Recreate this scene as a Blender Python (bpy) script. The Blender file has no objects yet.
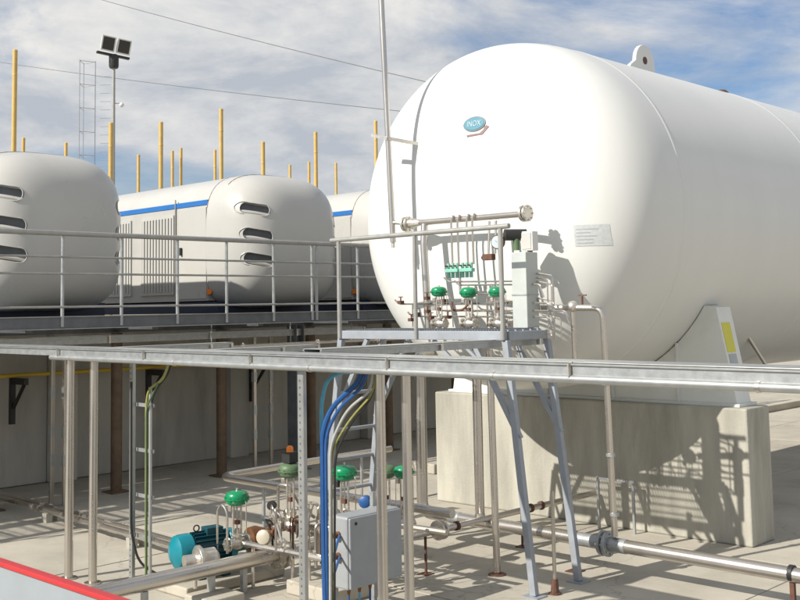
import bpy, bmesh, math, random
from mathutils import Vector, Matrix
random.seed(7)
S = bpy.context.scene
COL = S.collection
rad = math.radians

# ------------------------------------------------------------------ camera
cam_d = bpy.data.cameras.new('camera'); cam = bpy.data.objects.new('camera', cam_d); COL.objects.link(cam)
S.camera = cam
YAW, PITCH, ROLL = rad(43.916), rad(4.925), rad(1.02)
w = Vector((-math.sin(YAW)*math.cos(PITCH), math.cos(YAW)*math.cos(PITCH), math.sin(PITCH)))
r0 = Vector((math.cos(YAW), math.sin(YAW), 0)); u0 = r0.cross(w)
r1 = math.cos(ROLL)*r0 - math.sin(ROLL)*u0; u1 = math.sin(ROLL)*r0 + math.cos(ROLL)*u0
m = Matrix((r1, u1, -w)).transposed().to_4x4(); m.translation = (0, 0, 2.7)
cam.matrix_world = m
cam_d.sensor_fit = 'HORIZONTAL'; cam_d.sensor_width = 36; cam_d.lens = 36*1069/800
cam_d.shift_y = -84.5/800
cam_d.clip_start = 0.1; cam_d.clip_end = 3000

# ------------------------------------------------------------------ light
SUN_AZ, SUN_EL = rad(14), rad(35.3)          # shadows run towards +Y, turned SUN_AZ towards +X
sd = Vector((math.sin(SUN_AZ)*math.cos(SUN_EL), math.cos(SUN_AZ)*math.cos(SUN_EL), -math.sin(SUN_EL)))
sun_d = bpy.data.lights.new('sun', 'SUN'); sun_d.energy = 4.2; sun_d.angle = rad(0.53); sun_d.color = (1, 0.95, 0.86)
sun = bpy.data.objects.new('sun', sun_d); COL.objects.link(sun)
sun.rotation_euler = sd.to_track_quat('-Z', 'Y').to_euler(); sun.location = (-10, -20, 30)

wd = bpy.data.worlds.new('World'); S.world = wd; wd.use_nodes = True
nt = wd.node_tree; N = nt.nodes; L = nt.links; N.clear()
out = N.new('ShaderNodeOutputWorld'); bg = N.new('ShaderNodeBackground'); bg.inputs[1].default_value = 0.095
sky = N.new('ShaderNodeTexSky'); sky.sky_type = 'NISHITA'; sky.sun_disc = False
sky.sun_elevation = SUN_EL; sky.sun_rotation = math.atan2(-sd.x, -sd.y)
sky.air_density = 1.1; sky.dust_density = 0.6
tc = N.new('ShaderNodeTexCoord')
mp = N.new('ShaderNodeMapping'); mp.inputs['Scale'].default_value = (1.0, 1.0, 2.6); mp.inputs['Location'].default_value = (-2.54, 0.81, 4.72)
n1 = N.new('ShaderNodeTexNoise'); n1.inputs['Scale'].default_value = 2.6; n1.inputs['Detail'].default_value = 10; n1.inputs['Roughness'].default_value = 0.6; n1.inputs['Distortion'].default_value = 0.35
n2 = N.new('ShaderNodeTexNoise'); n2.inputs['Scale'].default_value = 6.5; n2.inputs['Detail'].default_value = 9; n2.inputs['Roughness'].default_value = 0.62; n2.inputs['Distortion'].default_value = 0.25
rp = N.new('ShaderNodeValToRGB'); rp.color_ramp.elements[0].position = 0.36; rp.color_ramp.elements[1].position = 0.55
rp2 = N.new('ShaderNodeValToRGB'); e = rp2.color_ramp.elements
e[0].position = 0.36; e[0].color = (3.65, 3.95, 4.4, 1); e[1].position = 0.66; e[1].color = (6.3, 6.2, 6.0, 1)
mx = N.new('ShaderNodeMixRGB')
L.new(tc.outputs['Generated'], mp.inputs['Vector']); L.new(mp.outputs[0], n1.inputs['Vector']); L.new(mp.outputs[0], n2.inputs['Vector'])
L.new(n1.outputs[0], rp.inputs[0]); L.new(n2.outputs[0], rp2.inputs[0])
tint = N.new('ShaderNodeMixRGB'); tint.blend_type = 'MULTIPLY'; tint.inputs[0].default_value = 1; tint.inputs[2].default_value = (0.52, 0.62, 0.78, 1)
L.new(sky.outputs[0], tint.inputs[1])
L.new(rp.outputs[0], mx.inputs[0]); L.new(tint.outputs[0], mx.inputs[1]); L.new(rp2.outputs[0], mx.inputs[2])
L.new(mx.outputs[0], bg.inputs[0]); L.new(bg.outputs[0], out.inputs[0])
S.view_settings.view_transform = 'Standard'; S.view_settings.look = 'None'; S.view_settings.gamma = 1
S.view_settings.exposure = 0.5

# ------------------------------------------------------------------ materials
def mat(name, col, rough=0.5, metal=0.0, var=0.12, scale=3.0, bump=0.0, bscale=40.0, streak=False, spec=0.5, coat=0.0, dirt=0.0, dirtcol=(0.16, 0.13, 0.09), crack=0.0):
    M = bpy.data.materials.new(name); M.use_nodes = True
    t = M.node_tree; n = t.nodes; l = t.links
    b = n['Principled BSDF']
    geo = n.new('ShaderNodeNewGeometry')
    mpp = n.new('ShaderNodeMapping'); mpp.inputs['Scale'].default_value = (scale, scale, scale*(0.18 if streak else 1))
    l.new(geo.outputs['Position'], mpp.inputs['Vector'])
    ns = n.new('ShaderNodeTexNoise'); ns.inputs['Scale'].default_value = 1.0; ns.inputs['Detail'].default_value = 8; ns.inputs['Roughness'].default_value = 0.62
    l.new(mpp.outputs[0], ns.inputs['Vector'])
    cr = n.new('ShaderNodeValToRGB')
    cr.color_ramp.elements[0].position = 0.3; cr.color_ramp.elements[1].position = 0.7
    cr.color_ramp.elements[0].color = tuple(c*(1-var) for c in col)+(1,)
    cr.color_ramp.elements[1].color = tuple(min(1, c*(1+var)) for c in col)+(1,)
    l.new(ns.outputs[0], cr.inputs[0])
    colout = cr.outputs[0]
    if dirt > 0:
        nd = n.new('ShaderNodeTexNoise'); nd.inputs['Scale'].default_value = 0.75; nd.inputs['Detail'].default_value = 10; nd.inputs['Roughness'].default_value = 0.7
        l.new(mpp.outputs[0], nd.inputs['Vector'])
        rd = n.new('ShaderNodeValToRGB'); rd.color_ramp.elements[0].position = 0.52; rd.color_ramp.elements[1].position = 0.75
        rd.color_ramp.elements[1].color = (dirt, dirt, dirt, 1)
        l.new(nd.outputs[0], rd.inputs[0])
        mm = n.new('ShaderNodeMixRGB'); mm.inputs[2].default_value = dirtcol+(1,)
        l.new(rd.outputs[0], mm.inputs[0]); l.new(colout, mm.inputs[1]); colout = mm.outputs[0]
    if crack > 0:
        nw = n.new('ShaderNodeTexNoise'); nw.inputs['Scale'].default_value = 2.2; nw.inputs['Detail'].default_value = 6
        l.new(geo.outputs['Position'], nw.inputs['Vector'])
        av = n.new('ShaderNodeVectorMath'); av.operation = 'MULTIPLY_ADD'; av.inputs[1].default_value = (0.9, 0.9, 0.9)
        l.new(nw.outputs['Color'], av.inputs[0]); l.new(geo.outputs['Position'], av.inputs[2])
        vo = n.new('ShaderNodeTexVoronoi'); vo.feature = 'DISTANCE_TO_EDGE'; vo.inputs['Scale'].default_value = 0.42
        l.new(av.outputs[0], vo.inputs['Vector'])
        vr = n.new('ShaderNodeValToRGB'); vr.color_ramp.elements[0].color = (crack, crack, crack, 1); vr.color_ramp.elements[1].color = (0, 0, 0, 1); vr.color_ramp.elements[1].position = 0.006
        l.new(vo.outputs['Distance'], vr.inputs[0])
        ms = n.new('ShaderNodeMixRGB'); ms.inputs[2].default_value = (0.10, 0.085, 0.065, 1)
        l.new(vr.outputs[0], ms.inputs[0]); l.new(colout, ms.inputs[1])
        no = n.new('ShaderNodeTexNoise'); no.inputs['Scale'].default_value = 2.7; no.inputs['Detail'].default_value = 4
        l.new(geo.outputs['Position'], no.inputs['Vector'])
        ro = n.new('ShaderNodeValToRGB'); ro.color_ramp.elements[0].position = 0.66; ro.color_ramp.elements[1].position = 0.78; ro.color_ramp.elements[1].color = (crack, crack, crack, 1)
        l.new(no.outputs[0], ro.inputs[0])
        mo_ = n.new('ShaderNodeMixRGB'); mo_.inputs[2].default_value = (0.15, 0.125, 0.095, 1)
        l.new(ro.outputs[0], mo_.inputs[0]); l.new(ms.outputs[0], mo_.inputs[1]); colout = mo_.outputs[0]
    l.new(colout, b.inputs['Base Color'])
    mr = n.new('ShaderNodeMapRange'); mr.inputs['To Min'].default_value = max(0.05, rough-0.08); mr.inputs['To Max'].default_value = min(1, rough+0.1)
    l.new(ns.outputs[0], mr.inputs['Value']); l.new(mr.outputs[0], b.inputs['Roughness'])
    b.inputs['Metallic'].default_value = metal
    b.inputs['Specular IOR Level'].default_value = spec
    b.inputs['Coat Weight'].default_value = coat
    if bump > 0:
        nb = n.new('ShaderNodeTexNoise'); nb.inputs['Scale'].default_value = bscale; nb.inputs['Detail'].default_value = 5
        l.new(geo.outputs['Position'], nb.inputs['Vector'])
        bp = n.new('ShaderNodeBump'); bp.inputs['Strength'].default_value = bump; bp.inputs['Distance'].default_value = 0.01
        l.new(nb.outputs[0], bp.inputs['Height']); l.new(bp.outputs[0], b.inputs['Normal'])
    return M
MT = {}
MT['white'] = mat('tank_white_paint', (0.66, 0.662, 0.64), 0.32, 0, 0.025, 1.6, streak=True, dirt=0.16, dirtcol=(0.55, 0.53, 0.46))
MT['saddle'] = mat('saddle_paint', (0.70, 0.71, 0.67), 0.45, 0, 0.04, 3, dirt=0.25, dirtcol=(0.42, 0.40, 0.33))
MT['enc'] = mat('enclosure_paint', (0.47, 0.462, 0.435), 0.28, 0, 0.03, 1.2, dirt=0.15, dirtcol=(0.45, 0.42, 0.36))
MT['encp'] = mat('panel_paint', (0.43, 0.42, 0.395), 0.45, 0, 0.05, 2.0, dirt=0.2, dirtcol=(0.40, 0.38, 0.33))
MT['seam'] = mat('seam_rubber', (0.30, 0.25, 0.22), 0.6, 0, 0.1)
MT['blue'] = mat('blue_stripe_paint', (0.02, 0.14, 0.42), 0.4, 0, 0.06)
MT['navy'] = mat('navy_skid_paint', (0.012, 0.02, 0.05), 0.5, 0, 0.2)
MT['galv'] = mat('galvanised_steel', (0.40, 0.415, 0.42), 0.42, 0.6, 0.16, 14, 0.05, 60, dirt=0.25, dirtcol=(0.32, 0.31, 0.29))
MT['galvlight'] = mat('galvanised_sheet', (0.44, 0.45, 0.44), 0.36, 0.65, 0.10, 9, dirt=0.2, dirtcol=(0.40, 0.39, 0.35))
MT['stain'] = mat('stainless_pipe', (0.585, 0.545, 0.495), 0.27, 0.9, 0.05, 2, dirt=0.06, dirtcol=(0.42, 0.37, 0.31))
MT['stain2'] = mat('stainless_fitting', (0.66, 0.62, 0.56), 0.35, 0.9, 0.15, 20)
MT['grey'] = mat('grey_rail_paint', (0.36, 0.355, 0.335), 0.42, 0.4, 0.10, 8, dirt=0.3, dirtcol=(0.22, 0.19, 0.16))
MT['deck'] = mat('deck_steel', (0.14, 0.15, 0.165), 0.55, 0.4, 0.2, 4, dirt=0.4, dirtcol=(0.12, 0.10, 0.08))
MT['frame'] = mat('platform_frame_paint', (0.33, 0.355, 0.39), 0.5, 0.3, 0.08, 8, dirt=0.3, dirtcol=(0.30, 0.29, 0.27))
MT['brown'] = mat('primer_brown_steel', (0.13, 0.085, 0.05), 0.6, 0.1, 0.3, 5, dirt=0.5, dirtcol=(0.06, 0.045, 0.035))
MT['conc'] = mat('ground_concrete', (0.42, 0.388, 0.325), 0.85, 0, 0.15, 1.1, 0.25, 55, dirt=0.5, dirtcol=(0.28, 0.25, 0.20), crack=0.35)
MT['plinth'] = mat('plinth_concrete', (0.39, 0.375, 0.32), 0.85, 0, 0.26, 2.6, 0.4, 30, streak=True, dirt=0.65, dirtcol=(0.23, 0.215, 0.175))
MT['wall'] = mat('wall_concrete', (0.47, 0.45, 0.40), 0.9, 0, 0.2, 1.3, 0.3, 30, streak=True, dirt=0.5, dirtcol=(0.13, 0.12, 0.10))
MT['yellow'] = mat('yellow_pole_paint', (0.56, 0.37, 0.11), 0.5, 0, 0.10, 6)
MT['ypipe'] = mat('yellow_gas_pipe_paint', (0.60, 0.40, 0.04), 0.5, 0, 0.10, 6)
MT['green'] = mat('green_actuator_paint', (0.0, 0.22, 0.085), 0.3, 0, 0.10, 12, coat=0.4)
MT['dgreen'] = mat('dull_shaded_green_paint', (0.09, 0.15, 0.075), 0.5, 0, 0.12, 12)  # dull green; also actuator green with its shade put into the colour
MT['mint'] = mat('mint_green_paint', (0.22, 0.50, 0.40), 0.45, 0, 0.10, 12)
MT['teal'] = mat('teal_motor_paint', (0.0, 0.19, 0.245), 0.35, 0, 0.10, 10, coat=0.2)
MT['dteal'] = mat('dark_teal_paint', (0.0, 0.055, 0.075), 0.5, 0, 0.15, 10)
MT['black'] = mat('black_plastic', (0.02, 0.02, 0.02), 0.5, 0, 0.1)
MT['red'] = mat('red_paint', (0.45, 0.025, 0.028), 0.4, 0, 0.08, 8)
MT['panel'] = mat('guard_panel_paint', (0.27, 0.30, 0.325), 0.5, 0, 0.06, 2.5)
MT['jbox'] = mat('grey_cabinet_paint', (0.31, 0.325, 0.34), 0.5, 0.1, 0.06, 6, dirt=0.15, dirtcol=(0.3, 0.28, 0.24))
MT['brass'] = mat('brass_gland', (0.20, 0.09, 0.04), 0.45, 0.6, 0.2, 20)
MT['bluecab'] = mat('blue_cable_sheath', (0.02, 0.09, 0.27), 0.45, 0, 0.1, 20)
MT['cyancab'] = mat('light_blue_cable_sheath', (0.10, 0.38, 0.52), 0.45, 0, 0.1, 20)
MT['gycab'] = mat('earth_cable_sheath', (0.28, 0.28, 0.08), 0.5, 0, 0.25, 30)
MT['greycab'] = mat('grey_cable_sheath', (0.40, 0.40, 0.38), 0.5, 0, 0.1, 20)
MT['lens'] = mat('floodlight_glass', (0.025, 0.024, 0.022), 0.12, 0, 0.2, 20)
MT['badge'] = mat('badge_blue', (0.085, 0.25, 0.33), 0.4, 0, 0.05)
MT['badgerim'] = mat('badge_grey', (0.16, 0.21, 0.23), 0.4, 0.3, 0.05)
MT['arrow'] = mat('badge_arrow_red', (0.22, 0.14, 0.14), 0.5, 0, 0.08)
MT['plate'] = mat('nameplate_grey', (0.56, 0.58, 0.59), 0.45, 0.2, 0.10, 30)
MT['text'] = mat('print_grey', (0.38, 0.40, 0.42), 0.6)
MT['wtext'] = mat('print_white', (0.45, 0.52, 0.56), 0.5)
MT['label'] = mat('yellow_label', (0.62, 0.58, 0.06), 0.5, 0, 0.05)
MT['orange'] = mat('orange_lens', (0.85, 0.22, 0.02), 0.3)
MT['rust'] = mat('rusty_steel', (0.13, 0.065, 0.045), 0.7, 0.3, 0.3, 25)
MT['beige'] = mat('beige_enclosure_plastic', (0.45, 0.41, 0.32), 0.45)
MT['house'] = mat('floodlight_housing', (0.62, 0.62, 0.60), 0.45)
MT['duct'] = mat('duct_sheet', (0.47, 0.50, 0.48), 0.45, 0.15, 0.06, 6)
MT['wire'] = mat('wire_grey', (0.12, 0.12, 0.13), 0.6)
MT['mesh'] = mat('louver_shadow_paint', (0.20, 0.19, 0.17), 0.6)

# ------------------------------------------------------------------ mesh helpers
V = Vector
def frame(d):
    d = V(d).normalized(); a = V((0, 0, 1)) if abs(d.z) < 0.95 else V((0, 1, 0))
    x = a.cross(d).normalized(); return x, d.cross(x).normalized(), d
class MB:
    def __init__(s): s.v = []; s.f = []
    def add(s, vs, fs):
        o = len(s.v); s.v += [V(p) for p in vs]; s.f += [tuple(i+o for i in q) for q in fs]; return s
    def box(s, x0, x1, y0, y1, z0, z1):
        p = [(x, y, z) for z in (z0, z1) for y in (y0, y1) for x in (x0, x1)]
        return s.add(p, [(0, 2, 3, 1), (4, 5, 7, 6), (0, 1, 5, 4), (2, 6, 7, 3), (0, 4, 6, 2), (1, 3, 7, 5)])
    def bar(s, a, b, wd, ht, up=(0, 0, 1)):
        a = V(a); b = V(b); d = (b-a).normalized(); up = V(up)
        if abs(d.dot(up)) > 0.95: up = V((0, 1, 0))
        x = d.cross(up).normalized(); z = x.cross(d).normalized()
        p = [q + x*sx*wd/2 + z*sz*ht/2 for q in (a, b) for sx, sz in ((-1, -1), (1, -1), (1, 1), (-1, 1))]
        return s.add(p, [(0, 1, 2, 3), (4, 7, 6, 5), (0, 4, 5, 1), (1, 5, 6, 2), (2, 6, 7, 3), (3, 7, 4, 0)])
    def lathe(s, o, ax, prof, n=20):
        x, y, d = frame(ax); o = V(o); vs = []; fs = []
        for r, h in prof:
            for k in range(n):
                t = 2*math.pi*k/n; vs.append(o + d*h + (x*math.cos(t)+y*math.sin(t))*max(r, 1e-4))
        for i in range(len(prof)-1):
            for k in range(n):
                fs.append((i*n+k, i*n+(k+1) % n, (i+1)*n+(k+1) % n, (i+1)*n+k))
        fs.append(tuple(range(n-1, -1, -1))); fs.append(tuple((len(prof)-1)*n+k for k in range(n)))
        return s.add(vs, fs)
    def cyl(s, a, b, r, r2=None, n=14):
        a = V(a); b = V(b); return s.lathe(a, b-a, [(r, 0), (r if r2 is None else r2, (b-a).length)], n)
    def tube(s, pts, r, bend=0.0, n=10, closed=False):
        P = [V(p) for p in pts]; Q = []
        if bend > 0:
            Q = [P[0]]
            for i in range(1, len(P)-1):
                a = P[i-1]-P[i]; b = P[i+1]-P[i]; k = min(bend, a.length*0.49, b.length*0.49)
                A = P[i]+a.normalized()*k; B = P[i]+b.normalized()*k
                for j in range(7):
                    t = j/6; Q.append(A*(1-t)**2 + P[i]*2*t*(1-t) + B*t*t)
            Q.append(P[-1])
        else: Q = P
        T = []
        for i in range(len(Q)):
            a = Q[max(0, i-1)]; b = Q[min(len(Q)-1, i+1)]; T.append((b-a).normalized())
        x, y, _ = frame(T[0]); vs = []; fs = []
        for i, q in enumerate(Q):
            x = (x - T[i]*x.dot(T[i])).normalized(); y = T[i].cross(x)
            for k in range(n):
                t = 2*math.pi*k/n; vs.append(q + (x*math.cos(t)+y*math.sin(t))*r)
        for i in range(len(Q)-1):
            for k in range(n): fs.append((i*n+k, i*n+(k+1) % n, (i+1)*n+(k+1) % n, (i+1)*n+k))
        fs.append(tuple(range(n-1, -1, -1))); fs.append(tuple((len(Q)-1)*n+k for k in range(n)))
        return s.add(vs, fs)
    def prism(s, pts, axis, a, b):
        # polygon given in the other two axes (order x,y,z without axis)
        i = 'xyz'.index(axis); n = len(pts); vs = []
        for h in (a, b):
            for p in pts:
                q = list(p); q.insert(i, h); vs.append(q)
        fs = [tuple(range(n)), tuple(range(2*n-1, n-1, -1))]+[(k, k+n, (k+1) % n+n, (k+1) % n) for k in range(n)]
        return s.add(vs, fs)
    def flange(s, o, ax, r, t=0.025, bolts=8):
        s.lathe(V(o)-V(ax).normalized()*t/2, ax, [(r*0.95, 0), (r, 0.003), (r, t-0.003), (r*0.95, t)], 20)
        x, y, d = frame(ax)
        for k in range(bolts):
            a = 2*math.pi*k/bolts; c = V(o)+(x*math.cos(a)+y*math.sin(a))*r*0.78
            s.cyl(c-d*(t/2+0.012), c+d*(t/2+0.012), r*0.10, n=6)
        return s
    def sphere(s, o, r, sz=1.0, n=16):
        return s.lathe(V(o)-V((0, 0, r*sz)), (0, 0, 1), [(r*math.sin(math.pi*i/10), r*sz*(1-math.cos(math.pi*i/10))) for i in range(11)], n)
    def build(s, name, material, parent=None, smooth=True, bev=0.0, angle=0.6):
        off = V((0, 0, 0)); p = parent
        while p is not None: off += p.location; p = p.parent
        me = bpy.data.meshes.new(name); me.from_pydata([tuple(q-off) for q in s.v], [], s.f); me.update()
        bm = bmesh.new(); bm.from_mesh(me); bmesh.ops.recalc_face_normals(bm, faces=bm.faces); bm.to_mesh(me); bm.free()
        if smooth:
            me.polygons.foreach_set('use_smooth', [True]*len(me.polygons)); me.set_sharp_from_angle(angle=angle)
        o = bpy.data.objects.new(name, me); COL.objects.link(o)
        o.data.materials.append(MT[material]); o.parent = parent
        if bev > 0:
            b = o.modifiers.new('edge', 'BEVEL'); b.width = bev; b.segments = 2; b.limit_method = 'ANGLE'; b.angle_limit = 0.9
        return o
def tag(o, label, cat, group=None):
    o['label'] = label; o['category'] = cat
    if group: o['group'] = group
    return o
def thing(name, label, cat, loc=(0, 0, 0), group=None):
    o = bpy.data.objects.new(name, None); COL.objects.link(o); o.location = loc; o.empty_display_size = 0.2
    return tag(o, label, cat, group)
def struct(o): o['kind'] = 'structure'; return o
def copy_tree(o, parent=None):
    c = o.copy(); COL.objects.link(c); c.parent = parent
    for ch in list(o.children): copy_tree(ch, c)
    return c

# ------------------------------------------------------------------ setting
g = struct(MB().add([(-900, -900, -0.03), (900, -900, -0.03), (900, 900, -0.03), (-900, 900, -0.03)], [(0, 1, 2, 3)]).build('ground', 'conc', smooth=False))
sl0 = None
for i in range(7):
    for j in range(11):
        x0 = -16.3+i*2.9; y0 = -2.0+j*3.2
        if sl0 is None:
            sl0 = MB().box(-1.443, 1.443, -1.593, 1.593, -0.15, 0).build('slab', 'conc', g, smooth=False, bev=0.006); s = sl0
        else:
            s = sl0.copy(); COL.objects.link(s)
        s.location = (x0+1.45, y0+1.6, random.uniform(-0.003, 0.003))
struct(MB().box(-60, -16.5, -12, 31, -0.1, 2.64).build('terrace', 'conc', smooth=False))

# retaining wall below the terrace
rw = thing('retaining_wall', 'shaded grey concrete retaining wall under the raised walkway', 'wall', (-16.4, 9, 0))
yy = -12.0
pw = None
while yy < 31:
    MB().box(-16.5, -16.32, yy+0.01, yy+3.07, 0, 2.5).build('panel', 'wall', rw, smooth=False, bev=0.01)
    MB().box(-16.5, -16.1, yy+3.08, yy+3.5, 0, 2.5).build('pilaster', 'wall', rw, smooth=False, bev=0.015)
    yy += 3.51
MB().box(-16.55, -15.95, -12, 31, 2.501, 2.66).build('coping', 'wall', rw, smooth=False, bev=0.01)

# low kerb far behind the tank
kb = thing('concrete_kerb', 'low pale concrete kerb running beyond the tank', 'kerb', (-12, 24, 0))
for k in range(10):
    MB().box(-12.45, -11.85, 13+k*2.4, 15.38+k*2.4, 0, 0.16).build('kerbstone', 'conc', kb, smooth=False, bev=0.02)

# ------------------------------------------------------------------ raised walkway
Y0, Y1 = 2.0, 22.0
wk = thing('raised_walkway', 'raised steel walkway with dark edge channel on brown posts', 'walkway', (-14.6, 12, 0))
MB().bar((-13.42, Y0, 2.575), (-13.42, Y1, 2.575), 0.012, 0.17).build('edge_channel', 'deck', wk, smooth=False)
for z in (2.492, 2.658): MB().box(-13.49, -13.395, Y0, Y1, z-0.006, z+0.006).build('channel_flange', 'grey', wk, smooth=False)
b = MB(); k = Y0
for i in range(int((Y1-Y0)/1.0)):
    yy = Y0+i*1.0
    b = MB()
    b.box(-15.93, -14.52, yy+0.008, yy+0.992, 2.63, 2.655)
    for q in range(2): b.box(-15.93, -13.5, yy+0.2+q*0.5, yy+0.24+q*0.5, 2.60, 2.624)
    b.build('deck_plate', 'deck', wk, smooth=False)
    gp = MB(); xx = -14.49
    while xx < -13.52: gp.box(xx, xx+0.005, yy+0.01, yy+0.99, 2.625, 2.655); xx += 0.042
    for q in range(6): gp.box(-14.5, -13.51, yy+0.02+q*0.19, yy+0.026+q*0.19, 2.635, 2.652)
    gp.build('grating_panel', 'grey', wk, smooth=False)['kind'] = 'stuff'
MB().box(-14.72, -14.58, Y0, Y1, 2.40, 2.595).build('bearer', 'deck', wk, smooth=False)
for yy in (4.9, 6.86, 8.82, 10.78, 12.74, 14.7, 16.66, 18.6, 20.5):
    o = MB().cyl((-14.55, yy, 0), (-14.55, yy, 2.395), 0.085, n=16).build('post', 'brown', wk)
    MB().box(-14.7, -14.4, yy-0.15, yy+0.15, 0.0, 0.02).build('base_plate', 'brown', o, smooth=False)
    MB().box(-15.95, -13.5, yy-0.05, yy+0.05, 2.45, 2.599).build('cross_beam', 'deck', wk, smooth=False)

rl = thing('walkway_railing', 'long grey tube railing along the walkway in front of the white enclosures', 'railing', (-13.4, 12, 2.66))
MB().cyl((-13.38, Y0, 3.79), (-13.38, Y1, 3.79), 0.036).build('handrail', 'grey', rl)
for z in (3.47, 3.24, 2.79): MB().cyl((-13.385, Y0, z), (-13.385, Y1, z), 0.016, n=10).build('mid_rail', 'grey', rl)
yy = 7.29
ps = [2.3, 3.4, 4.45, 5.4, 6.3, 7.29, 8.20, 9.14, 10.04, 10.97, 11.79, 11.89, 12.84, 13.8, 14.7, 15.6, 16.5, 17.4, 18.3, 19.2, 20.1, 21, 21.9]
for yy in ps: MB().cyl((-13.41, yy, 2.52), (-13.41, yy, 3.78), 0.024, n=10).build('post', 'galv', rl)

# cable tray and posts below the walkway edge
def tray(name, label, a, b, wd, ht, seg=2.0, group=None):
    a = V(a); b = V(b); d = (b-a).normalized(); x = d.cross(V((0, 0, 1))).normalized(); Ln = (b-a).length
    t = thing(name, label, 'cable tray', a, group)
    MB().bar(a, b, wd, 0.004).build('floor_plate', 'galv', t, smooth=False)
    for s in (-1, 1):
        MB().bar(a+x*s*wd/2+V((0, 0, ht/2)), b+x*s*wd/2+V((0, 0, ht/2)), 0.006, ht).build('side_rail', 'galv', t, smooth=False)
        MB().bar(a+x*s*(wd/2+0.008)+V((0, 0, ht*0.98)), b+x*s*(wd/2+0.008)+V((0, 0, ht*0.98)), 0.018, 0.012).build('lip', 'galvlight', t, smooth=False)
    k = 0.0
    while k < Ln-0.05:
        e = min(Ln, k+seg)
        MB().bar(a+d*(k+0.003)+V((0, 0, ht+0.010)), a+d*(e-0.003)+V((0, 0, ht+0.010)), wd+0.03, 0.006).build('cover', 'galvlight', t, smooth=False, bev=0.002)
        for s in (-1, 1):
            q = a+d*(e-0.02)+x*s*(wd/2+0.022)+V((0, 0, ht*0.5)); MB().bar(q-V((0, 0, ht*0.55)), q+V((0, 0, ht*0.58)), 0.010, 0.03).build('clip', 'stain2', t, smooth=False)
        k = e
    return t
tray('cable_tray', 'long covered cable tray running just below the walkway edge', (-14.15, 3.0, 2.26), (-14.15, 13.6, 2.26), 0.22, 0.10, 1.8)
for (x, y, lab) in ((-14.3, 7.63, 'left of two slim posts under the tray below the walkway'), (-14.1, 7.72, 'right of two slim posts under the tray below the walkway'),
                    (-14.4, 11.35, 'slim post with tape marks right of the brown posts under the walkway'), (-14.35, 11.66, 'slim post beside the dark column under the walkway')):
    t = thing('support_post', lab, 'post', (x, y, 0), 'slim posts under the walkway tray')
    MB().bar((x, y, 0.012), (x, y, 2.25), 0.055, 0.055).build('shaft', 'stain', t, smooth=False, bev=0.006)
    MB().box(x-0.09, x+0.09, y-0.09, y+0.09, 0, 0.012).build('base_plate', 'galv', t, smooth=False)
    for z in (0.55, 0.95, 1.5): MB().box(x-0.034, x+0.034, y-0.036, y+0.03, z, z+0.16).build('clamp', 'galvlight', t, smooth=False)
t = thing('steel_column', 'dark painted I section column under the walkway behind slim posts', 'column', (-14.1, 12.0, 0))
MB().box(-14.22, -13.98, 11.92, 11.935, 0.02, 2.44).box(-14.22, -13.98, 12.085, 12.10, 0.02, 2.44).build('flange', 'deck', t, smooth=False)
MB().box(-14.108, -14.092, 11.936, 12.084, 0.02, 2.44).build('web', 'deck', t, smooth=False)
MB().box(-14.3, -13.9, 11.85, 12.17, 0, 0.02).build('base_plate', 'deck', t, smooth=False)
t = thing('service_pipe', 'stainless service pipe with clamps hung under the walkway edge', 'pipe', (-13.8, 9, 2.1))
MB().cyl((-13.75, 9.3, 2.13), (-13.75, 15.5, 2.13), 0.03).build('pipe', 'stain', t)
for yy in (9.5, 9.75, 10.6, 12.2, 13.6): MB().flange((-13.75, yy, 2.13), (0, 1, 0), 0.06, 0.03, 6).build('flange', 'stain2', t)
for yy in (10.0, 11.6, 13.0, 15.0): MB().bar((-13.75, yy, 2.13), (-13.75, yy, 2.49), 0.02, 0.008).build('hanger', 'galv', t, smooth=False)

# yellow gas pipe on the wall
t = thing('gas_pipe', 'thin yellow gas pipe running along the shaded concrete wall', 'pipe', (-15.9, 8, 1.75))
MB().cyl((-15.9, 1.0, 1.76), (-15.9, 13.2, 1.76), 0.032).build('pipe', 'ypipe', t)
for yy in (5.9, 7.9, 10.36, 12.6):
    b = thing('wall_bracket', 'black triangular wall bracket under the yellow pipe', 'bracket', (-16.1, yy, 1.4), 'wall brackets under the yellow pipe')
    b['label'] = {5.9: 'black wall bracket under the yellow pipe, furthest left', 7.9: 'black triangular wall bracket under the yellow pipe left of the tube posts',
                  10.36: 'black triangular wall bracket under the yellow pipe behind the strut post', 12.6: 'black wall bracket under the yellow pipe right of the brown post'}[yy]
    MB().box(-16.099, -16.03, yy-0.04, yy+0.04, 1.0, 1.72).build('back_plate', 'black', b, smooth=False)
    MB().box(-16.029, -15.6, yy-0.03, yy+0.03, 1.62, 1.72).build('arm', 'black', b, smooth=False)
    MB().bar((-16.02, yy, 1.25), (-15.68, yy, 1.62), 0.04, 0.04).build('brace', 'black', b, smooth=False)

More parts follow.
